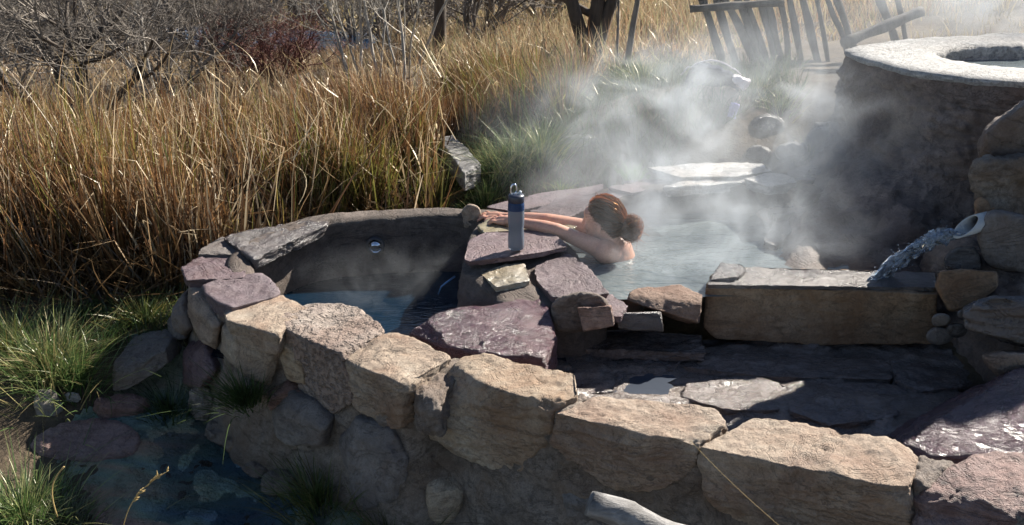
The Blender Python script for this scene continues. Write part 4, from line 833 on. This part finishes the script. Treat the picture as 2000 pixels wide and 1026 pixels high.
stalk(112, 1010, 3.2, (126, 912), 'straight bare yellow stalk in the bottom left grass', .003, False)
stalk(1560, 1060, 2.35, (1350, 862), 'long thin straw leaning across the rightmost wall blocks', .0005, False)

# ------------------------------------------------------------------ stones by the stream, log, beam
def gstone(name, pix, mat, label, th=.08, up=.05, cat='rock', **k):
    T = [gpx(a, b) + A(0, 0, up) for a, b in pix]; c = np.mean(T, 0); return tag(rock(name, np.array([c + (q - c) * .85 for q in T] + [q - A(0, 0, th) for q in T]), mat, **k), label, cat)
gstone('flat_rock', [(30,860), (120,815), (230,812), (300,850), (290,900), (180,915), (50,895)], M['red'], 'broad flat reddish rock beside the stream at left', up=.035, n=26, seed=130, amp=.014, p=9)
gstone('small_rock', [(58,800), (75,772), (112,770), (128,795), (105,812), (65,812)], M['grey'], 'small brown stone under the big grass tuft', up=.05, n=12, seed=131, amp=.01, p=9)
gstone('white_pebble', [(122,778), (140,768), (162,774), (150,784)], M['crust'], 'small flat pale pebble by the stream', up=.02, th=.04, n=8, seed=132, amp=.004, p=9)
gstone('streamside_slab', [(212,720), (262,655), (335,640), (355,655), (330,690), (250,745), (215,745)], M['grey'], 'flat grey slab at the stream head, half in sunlight', up=.02, th=.08, n=24, seed=133, amp=.008, p=16)
gstone('blue_grey_stone', [(322,640), (345,622), (372,640), (368,660), (335,662)], M['grey'], 'bluish stone at the foot of the left wall end', up=.06, n=12, seed=134, amp=.008, p=9)
for nm_, px_, lb2 in [('flat_rock', [(180,790), (250,775), (300,790), (270,815), (200,815)], 'thin reddish shelf rock in the stream above the broad flat rock')]:
    gstone(nm_, px_, M['purple_wet'] if 'wet' in lb2 else M['red'], lb2, up=.035, th=.06, n=18, seed=len(lb2), amp=.010, p=14)
for i, (x, y, s) in enumerate([(395,790,26), (430,850,30), (470,880,28), (505,915,34), (440,760,26), (545,950,32)]):
    gstone('bank_cobble', [(x + s * math.cos(t) * 1.3, y + s * .8 * math.sin(t)) for t in np.arange(0, 6.2, .8)], M['mortar'], ['crumbly grey lump on the stream bank, uppermost by the wall', 'crumbly grey lump on the stream bank, third down', 'crumbly grey lump on the stream bank, fourth down', 'large crumbly lump on the lower stream bank', 'crumbly grey lump tucked below the wall stones', 'lowest crumbly lump on the stream bank'][i], up=.06, th=.12, n=16, seed=135 + i, amp=.022, p=8)
_ly = 2.70; la = PY(1152, 982, _ly); _ld = PY(1340, 1056, _ly - .03) - la; lb_ = la + _ld * ((-.76 - la[2]) / _ld[2])
t = np.linspace(0, 1, 40)[:, None]; L = la + (lb_ - la) * t; V, F = tube(L, .042 + .004 * np.sin(t[:, 0] * 9), 22);
ctr = np.concatenate([np.repeat(L, 22, 0), L[:1], L[-1:]]); dr = V - ctr; V = V + dr * (.22 * fbm(V * A(9, 9, 9), 4) + .15 * fbm(V * 40, 2))[:, None]
LG = tag(mk('driftwood_log', V, F, M['drift']), 'silvery weathered log end poking up at the bottom edge before the wall', 'log')
tp = [P(*q, .15) for q in [(856,270), (884,261), (942,318), (906,338)]]
tag(rock('weathered_beam', np.array(tp + [q - A(0, 0, .13) for q in tp]), M['drift'], n=24, seed=140, amp=.012, p=22, lay=.0, freq=7), 'pale weathered squared beam lying in the grass behind the divider', 'beam')

# ------------------------------------------------------------------ path stones, clothes
for i, (pp, z, lb) in enumerate([([(1568,168), (1640,150), (1662,160), (1640,172), (1580,178)], .36, 'pale flat path stone nearest the fence, beside the round tub'), ([(1555,190), (1620,176), (1665,182), (1650,200), (1580,202)], .32, 'pale flat path stone, second below the fence'), ([(1508,262), (1550,252), (1572,268), (1562,284), (1520,275)], .16, 'bright wet stone in the steam left of the round tub'), ([(1520,385), (1552,362), (1582,372), (1560,392)], .09, 'bluish wet stone at the foot of the tub mound'), ([(1490,470), (1510,430), (1545,420), (1550,450), (1515,480)], .04, 'glinting wet stone at the water edge below the tub'), ([(1535,335), (1590,318), (1620,330), (1590,352), (1545,352)], .17, 'dark wet ledge left of the tub, below the bright wet stone'), ([(1500,405), (1548,396), (1560,414), (1515,424)], .07, 'narrow wet ledge just above the water right of the pool'), ([(1570,225), (1640,206), (1655,226), (1600,246)], .28, 'grey path step between the pale stones and the bright wet stone')]):
    tag(rock('path_stone', slab(pp, z, .07, .95), M['crust'] if i < 3 else M['greywet'], n=16, seed=150 + i, amp=.010, p=16), lb, 'stone', 'stones by the tub')
for i, (x, y, sx, sy, yy, lb) in enumerate([(1500,250,40,30,6.25,'dark wet rock in the steam below the clothes'), (1545,300,38,26,6.0,'dark wet rock left of the tub at mid slope'), (1605,275,34,30,6.15,'dark rock against the foot of the tub'), (1480,300,30,18,5.95,'low dark rock behind the white flagstone'), (1230,250,60,30,6.25,'mossy dark rock in the bank behind the back rim'), (1130,290,50,30,6.1,'dark mossy rock at the left end of the bank')]):
    box_rock('bank_rock', [(x + sx * math.cos(t), y + sy * math.sin(t)) for t in np.arange(0, 6.2, .8)], yy, yy + .25, M['greywet'], lb, n=16, seed=170 + i, p=9, amp=.025, grp='rocks in the bank')
cl = [PY(a, b, y) for a, b in [(1328,165), (1335,140), (1360,124), (1395,120), (1425,132), (1450,155), (1455,190), (1330,195)] for y in (6.45, 6.8)]
tag(rock('clothes_rock', np.array([PY(a, b, y) for a, b in [(1322,205), (1340,165), (1440,165), (1462,205), (1455,250), (1330,250)] for y in (6.38, 6.75)]), M['mound'], n=18, seed=160, p=9, amp=.02), 'dark boulder under the heap of clothes by the path', 'rock')
cloth = plain('navy_cloth', (.028, .032, .055), .95, nb=.5, ns=25, **{'Specular IOR Level': .1}); pale = plain('pale_cloth', (.62, .56, .58), .9, nb=.5, ns=25)
CH = tag(rock('clothes_heap', np.array(cl), cloth, n=30, seed=161, p=7, amp=.03, freq=9, chips=0), 'heap of dark clothes with pale edges drying on a boulder by the path', 'clothes')
for y0, off in ((6.60, 2),):
    L = np.array([PY(a, b - 3 - off, y0) for a, b in [(1330,152), (1345,134), (1370,122), (1398,118), (1425,130), (1448,152)]]); v, f = tube(resample(L, .02), .006, 6); mk('pale_edge', v, f, pale, CH)
rock('crumpled_sleeve', np.array([PY(a, b, y) for a, b in [(1428,145), (1455,150), (1466,160), (1452,176), (1436,166)] for y in (6.38, 6.5)]), pale, CH, n=14, seed=162, p=8, amp=.02, freq=20)
tag(rock('lavender_towel', np.array([PY(a, b, y) for a, b in [(1428,200), (1445,204), (1436,240), (1416,240)] for y in (6.30, 6.36)]), plain('lavender_cloth', (.35, .32, .55), .9, nb=.5), n=14, seed=163, p=14, amp=.010, freq=18), 'lavender cloth hanging below the heap of clothes', 'towel')

# ------------------------------------------------------------------ leaning wooden fence
FN = empty('wooden_fence', PY(1480, 105, 8.0)); tag(FN, 'leaning rustic fence of dark weathered poles behind the path', 'fence')
def pole(a, b, ya, yb, r, nm='post'):
    p0 = PY(*a, ya); p1 = PY(*b, yb); d_ = p0 - p1; p0 = p0 + d_ * .7 if nm == 'post' else p0
    if nm == 'post': p1 = p1 + (p1 - p0) * .25
    t = np.linspace(0, 1, 14)[:, None]; L = p0 + (p1 - p0) * t; L[:, :2] += .02 * np.stack([fbm(L * 2.5 + a[0], 2), fbm(L * 2.5 + a[1] + 5, 2)], 1)
    V, F = tube(L, r * (1 + .12 * np.sin(t[:, 0] * 11 + a[0])), 8); mk(nm, V, F, M['fence'], FN)
for a, b, r in [((1405,104), (1378,14), .036), ((1433,104), (1406,14), .036), ((1466,110), (1424,14), .036), ((1484,112), (1446,8), .034), ((1492,100), (1462,4), .03), ((1508,104), (1484,0), .030), ((1522,110), (1500,0), .036), ((1538,106), (1524,0), .028), ((1560,96), (1546,0), .030), ((1592,96), (1566,0), .036), ((1664,86), (1636,0), .034), ((1648,80), (1618,0), .024), ((1746,80), (1718,0), .038), ((1766,70), (1752,0), .024), ((1612,92), (1596,0), .022)]:
    pole(a, b, 8.0, 8.1, r * .9)
pole((1348,18), (1530,4), 7.93, 7.9, .030, 'rail'); pole((1648,84), (1800,22), 7.75, 8.0, .045, 'rail')

# ------------------------------------------------------------------ trees and shrubs
def branch_segs(base, stems, depth, rs, len0, r0, spread=.5, up=.25, ratio=.72, kids=(2, 4), wig=.16, minr=.0022, nsteps=5):
    S = []
    def grow(p, d, L, r, lev):
        q = p.copy(); dd_ = d.copy(); step = L / nsteps
        for k in range(nsteps):
            dd_ = dd_ + rs.normal(scale=wig, size=3) + A(0, 0, up * .12); dd_ /= np.linalg.norm(dd_); q2 = q + dd_ * step; r2 = r * (1 - .4 / nsteps); S.append((q, q2, r, r2)); q = q2; r = r2
            if lev < depth and k >= 1 and rs.random() < .68:
                nd = dd_ + rs.normal(scale=spread, size=3); nd /= np.linalg.norm(nd); grow(q, nd, L * rs.uniform(.45, .75), max(minr, r * .55), lev + 1)
        if lev < depth:
            for _ in range(rs.integers(*kids)):
                nd = dd_ + rs.normal(scale=spread, size=3) + A(0, 0, up * .3); nd /= np.linalg.norm(nd); grow(q, nd, L * rs.uniform(.55, .85) * ratio / .72, max(minr, r * .68), lev + 1)
    for (d0, L, r) in stems: d0 = np.asarray(d0, float); grow(np.asarray(base, float), d0 / np.linalg.norm(d0), L, r, 0)
    return S
def seg_mesh(S, ns=5):
    a = np.array([s[0] for s in S]); b = np.array([s[1] for s in S]); ra = np.array([s[2] for s in S]); rb = np.array([s[3] for s in S]); b = b + (b - a) * .04
    d = b - a; d /= np.linalg.norm(d, axis=1)[:, None] + 1e-9; ref = np.where(np.abs(d[:, 2:]) < .9, A(0, 0, 1), A(1, 0, 0)); u = np.cross(d, ref); u /= np.linalg.norm(u, axis=1)[:, None]; v = np.cross(d, u)
    th_ = np.arange(ns) * 2 * math.pi / ns; ring = np.cos(th_)[None, :, None] * u[:, None] + np.sin(th_)[None, :, None] * v[:, None]
    V = np.stack([a[:, None] + ring * ra[:, None, None], b[:, None] + ring * rb[:, None, None]], 1).reshape(-1, 3)
    i, j = np.meshgrid(np.arange(len(S)), np.arange(ns), indexing='ij'); k = (j + 1) % ns; o = (i * 2 * ns); F = np.stack([o + j, o + k, o + ns + k, o + ns + j], 2).reshape(-1, 4)
    return V, F
def tree(name, at, y, stems, label, mat, twigmat, seed, depth=4, cat='tree', grp=None, split=.012, **k):
    base = PY(*at, y); base[2] = float(gz(base[None, :2])[0]) - .05
    S = branch_segs(base, stems, depth, np.random.default_rng(seed), 1, .1, **k)
    S = [s for s in S if s[1][2] < 4.2]
    big = [s for s in S if s[2] > split]; small = [s for s in S if s[2] <= split]
    T = empty(name, base); tag(T, label, cat, grp)
    if big: V, F = seg_mesh(big, 8); mk('trunk', V, F, mat, T)
    if small: V, F = seg_mesh(small, 3); mk('crown', V, F, twigmat, T)
    return len(S)
cnt = 0
cnt += tree('bare_tree', (160,215), 8.6, [((-.45, .1, 1), .75, .055), ((-.10, .2, 1), .8, .05), ((.05, -.1, 1), .7, .05), ((.75, .1, .9), .7, .04), ((-.9, -.1, .7), .8, .045)], 'dark many-stemmed bare tree rising behind the left reeds', M['bark'], M['bark_grey'], 1, depth=4, spread=.62, up=.25, wig=.13)
cnt += tree('bare_tree', (330,180), 10.5, [((-.3, 0, 1), .7, .04), ((.2, .1, 1), .8, .035), ((.6, 0, .8), .7, .03), ((-.7, 0, .7), .7, .03)], 'grey twiggy shrub-like tree right of the dark tree', M['bark_grey'], M['bark_grey'], 2, depth=4, spread=.65)
cnt += tree('bare_tree', (430,175), 11.5, [((-.2, 0, 1), .7, .035), ((.4, .1, 1), .7, .03), ((-.7, 0, .6), .7, .03)], 'bare grey thicket tree behind the middle reeds, left of the red bush', M['bark_grey'], M['bark_grey'], 3, depth=4, spread=.65)
cnt += tree('bare_tree', (20,170), 11, [((-.2, 0, 1), .8, .04), ((.5, .1, 1), .7, .03), ((-.7, 0, .6), .7, .03)], 'bare grey tree at the far left edge', M['bark_grey'], M['bark_grey'], 4, depth=4, spread=.65)
cnt += tree('red_bush', (545,160), 11.2, [((math.cos(a) * .8, math.sin(a) * .5, .75), .42, .018) for a in np.arange(0, 6.2, .5)], 'low reddish-brown twiggy bush in front of the river', M['bark_red'], M['bark_red'], 5, depth=3, spread=.6, cat='bush')
cnt += tree('red_bush', (480,150), 12.4, [((math.cos(a) * .8, math.sin(a) * .5, .75), .4, .016) for a in np.arange(0, 6.2, .6)], 'smaller dull red bush left of the main red bush', M['bark_red'], M['bark_red'], 6, depth=3, spread=.6, cat='bush')
for i, (x, yy, d, lean_, lb) in enumerate([(690,118,10, -.35, 'slim pale sapling leaning left beside the river'), (705,110,10.4, -.12, 'slim pale sapling, second beside the river'), (738,112,10.2, .02, 'upright pale sapling between the river and the dark trunk'), (782,115,9.8, .15, 'pale sapling leaning right, left of the dark straight trunk'), (800,110,10.8, .35, 'thin pale sapling touching the dark straight trunk'), (295,130,9.6, .0, 'single pale stem in front of the grey thicket'), (420,110,13, .05, 'thin white stem far behind the grey thicket')]):
    cnt += tree('pale_sapling', (x, yy), d, [((lean_, .05, 1), .95, .018), ((lean_ * .3 - .1, 0, 1), .8, .012)], lb, M['bark_pale'], M['bark_pale'], 20 + i, depth=3, spread=.42, up=.5, wig=.09, grp='pale saplings', split=.008)
cnt += tree('dark_trunk_tree', (858,118), 12.2, [((.0, 0, 1), 1.7, .085)], 'straight dark trunk standing behind the reeds at centre left', M['bark'], M['bark_grey'], 30, depth=3, wig=.03, up=.6, spread=.5)
cnt += tree('dark_trunk_tree', (955,58), 17, [((.05, 0, 1), 2.0, .10)], 'far dark trunk in the meadow right of the straight trunk', M['bark'], M['bark_grey'], 31, depth=3, wig=.03, up=.6, spread=.5)
cnt += tree('dark_trunk_tree', (572,45), 22, [((.02, 0, 1), 2.2, .12)], 'distant dark trunk across the river', M['bark'], M['bark_grey'], 32, depth=3, wig=.03, up=.6)
cnt += tree('forked_tree', (1155,110), 9.6, [((-.42, 0, 1), 1.1, .075), ((.02, .05, 1), 1.1, .085), ((.30, 0, 1), 1.1, .07), ((-.18, .1, 1), 1.0, .04)], 'dark forked tree with three thick stems left of the fence', M['bark'], M['bark'], 33, depth=3, wig=.05, spread=.45)
cnt += tree('snag', (1222,165), 8.2, [((.08, 0, 1), .75, .03)], 'thin dead snag with one bent limb left of the fence', M['bark_grey'], M['bark_grey'], 34, depth=1, wig=.06, spread=.5)
cnt += tree('thin_sapling', (1205,120), 8.8, [((.05, 0, 1), .9, .014)], 'thin brown sapling between the forked tree and the snag', M['bark_grey'], M['bark_grey'], 35, depth=2, wig=.06, spread=.4)
far = [(60,90,15), (190,100,16), (260,70,18), (380,85,16), (470,60,18), (520,40,22), (620,40,23), (690,50,19), (760,60,17), (820,60,19), (900,40,21), (120,60,20), (330,40,21), (1010,40,20), (1060,60,16), (20,40,19), (930,80,14)]
side = ['leftmost of the far grey thicket, behind the dark tree', 'grey thicket shrub just right of the dark tree', 'grey shrub in the far thicket above the pale stem', 'grey shrub behind the middle thicket tree', 'far grey shrub left of the sandy river bank', 'far grey shrub on the sandy bank', 'grey shrub across the river', 'grey shrub behind the slim saplings', 'grey shrub behind the upright pale sapling', 'grey shrub left of the straight dark trunk', 'grey shrub between the two dark trunks', 'far grey shrub directly above the dark tree', 'far grey shrub over the thicket tree', 'grey shrub right of the far trunk', 'brownish shrub left of the forked tree', 'far corner shrub at the upper left', 'low brown brush in the meadow below the far trunk']
for i, (x, y, d) in enumerate(far):
    cnt += tree('grey_shrub', (x, y), d, [((math.cos(a) * .6, math.sin(a) * .4, .8), rng.uniform(.6, 1.0), .03) for a in np.arange(0, 6.2, .75)], side[i], M['bark_grey'], M['bark_grey'], 50 + i, depth=3, spread=.6, cat='bush', grp='far grey shrubs', minr=.005)
pass
# ------------------------------------------------------------------ steam
def steam(name, c, r, dens, label, thr=.46, scale=2.2, seed=0.0, base=0.0, aniso=.35, stretch=(1, 1, 1), soft=.16):
    D, F = cubesphere(12); D = D / np.linalg.norm(D, axis=1)[:, None]; V = D * np.array(r) + np.array(c); V[:, 2] = np.maximum(V[:, 2], base)
    m = NT(name + '_vapour'); g = m.add('ShaderNodeNewGeometry').outputs['Position']
    loc = m.add('ShaderNodeMapping', {'Vector': m.add('ShaderNodeVectorMath', {0: g, 1: tuple(c)}, operation='SUBTRACT').outputs[0], 'Scale': tuple(1 / q for q in r)}).outputs[0]
    d = m.add('ShaderNodeVectorMath', {0: loc}, operation='LENGTH').outputs['Value']
    fall = m.add('ShaderNodeMapRange', {'Value': d, 'From Min': .98, 'From Max': .25, 'To Min': 0, 'To Max': 1}, interpolation_type='SMOOTHSTEP').outputs[0]
    p = m.add('ShaderNodeMapping', {'Vector': g, 'Location': (seed, seed * 2, -seed), 'Scale': stretch}).outputs[0]
    n = m.noise(scale, 7, .6, p, 1.3)
    nz = m.add('ShaderNodeMapRange', {'Value': n, 'From Min': thr, 'From Max': thr + soft, 'To Min': 0.0, 'To Max': 1}, interpolation_type='SMOOTHSTEP').outputs[0]
    den = m.math('MULTIPLY', m.math('MULTIPLY', fall, m.math('ADD', nz, .10)), dens)
    v = m.add('ShaderNodeVolumePrincipled', {'Color': (.90, .95, 1, 1), 'Density': den, 'Anisotropy': aniso})
    m.l.new(v.outputs[0], m.out.inputs['Volume'])
    return kind(mk(name, V, F, m.m), 'stuff', label)
steam('pool_steam', (.95, 4.95, .12), (1.1, 1.0, .55), 2.0, 'white steam curling off the pool behind the bather', base=.012, seed=1.0, aniso=.1, scale=3.0, thr=.47, soft=.2)
steam('drifting_steam', (1.2, 5.75, .42), (1.7, 1.15, .66), 1.5, 'bank of steam drifting from the pool towards the path', seed=4.0, scale=2.3, aniso=.1, thr=.47, soft=.2)
steam('path_steam', (2.1, 6.9, .8), (1.5, 1.2, .55), .26, 'thin veil of steam over the path and the foot of the fence', seed=2.0, scale=1.8, aniso=.1, thr=.42, soft=.22)
steam('tub_steam', (3.9, 7.4, 1.15), (1.9, 1.4, .8), 1.2, 'steam rising behind the raised round tub', seed=9.0, scale=1.8, thr=.40, aniso=.1, soft=.24)
steam('basin_steam', (-.55, 4.65, -.10), (.75, .5, .17), .35, 'thin vapour over the small basin', base=-.21, seed=6.0, scale=5, thr=.44, aniso=.1)
for o in bpy.data.objects:
    if '_o' in o: del o['_o']
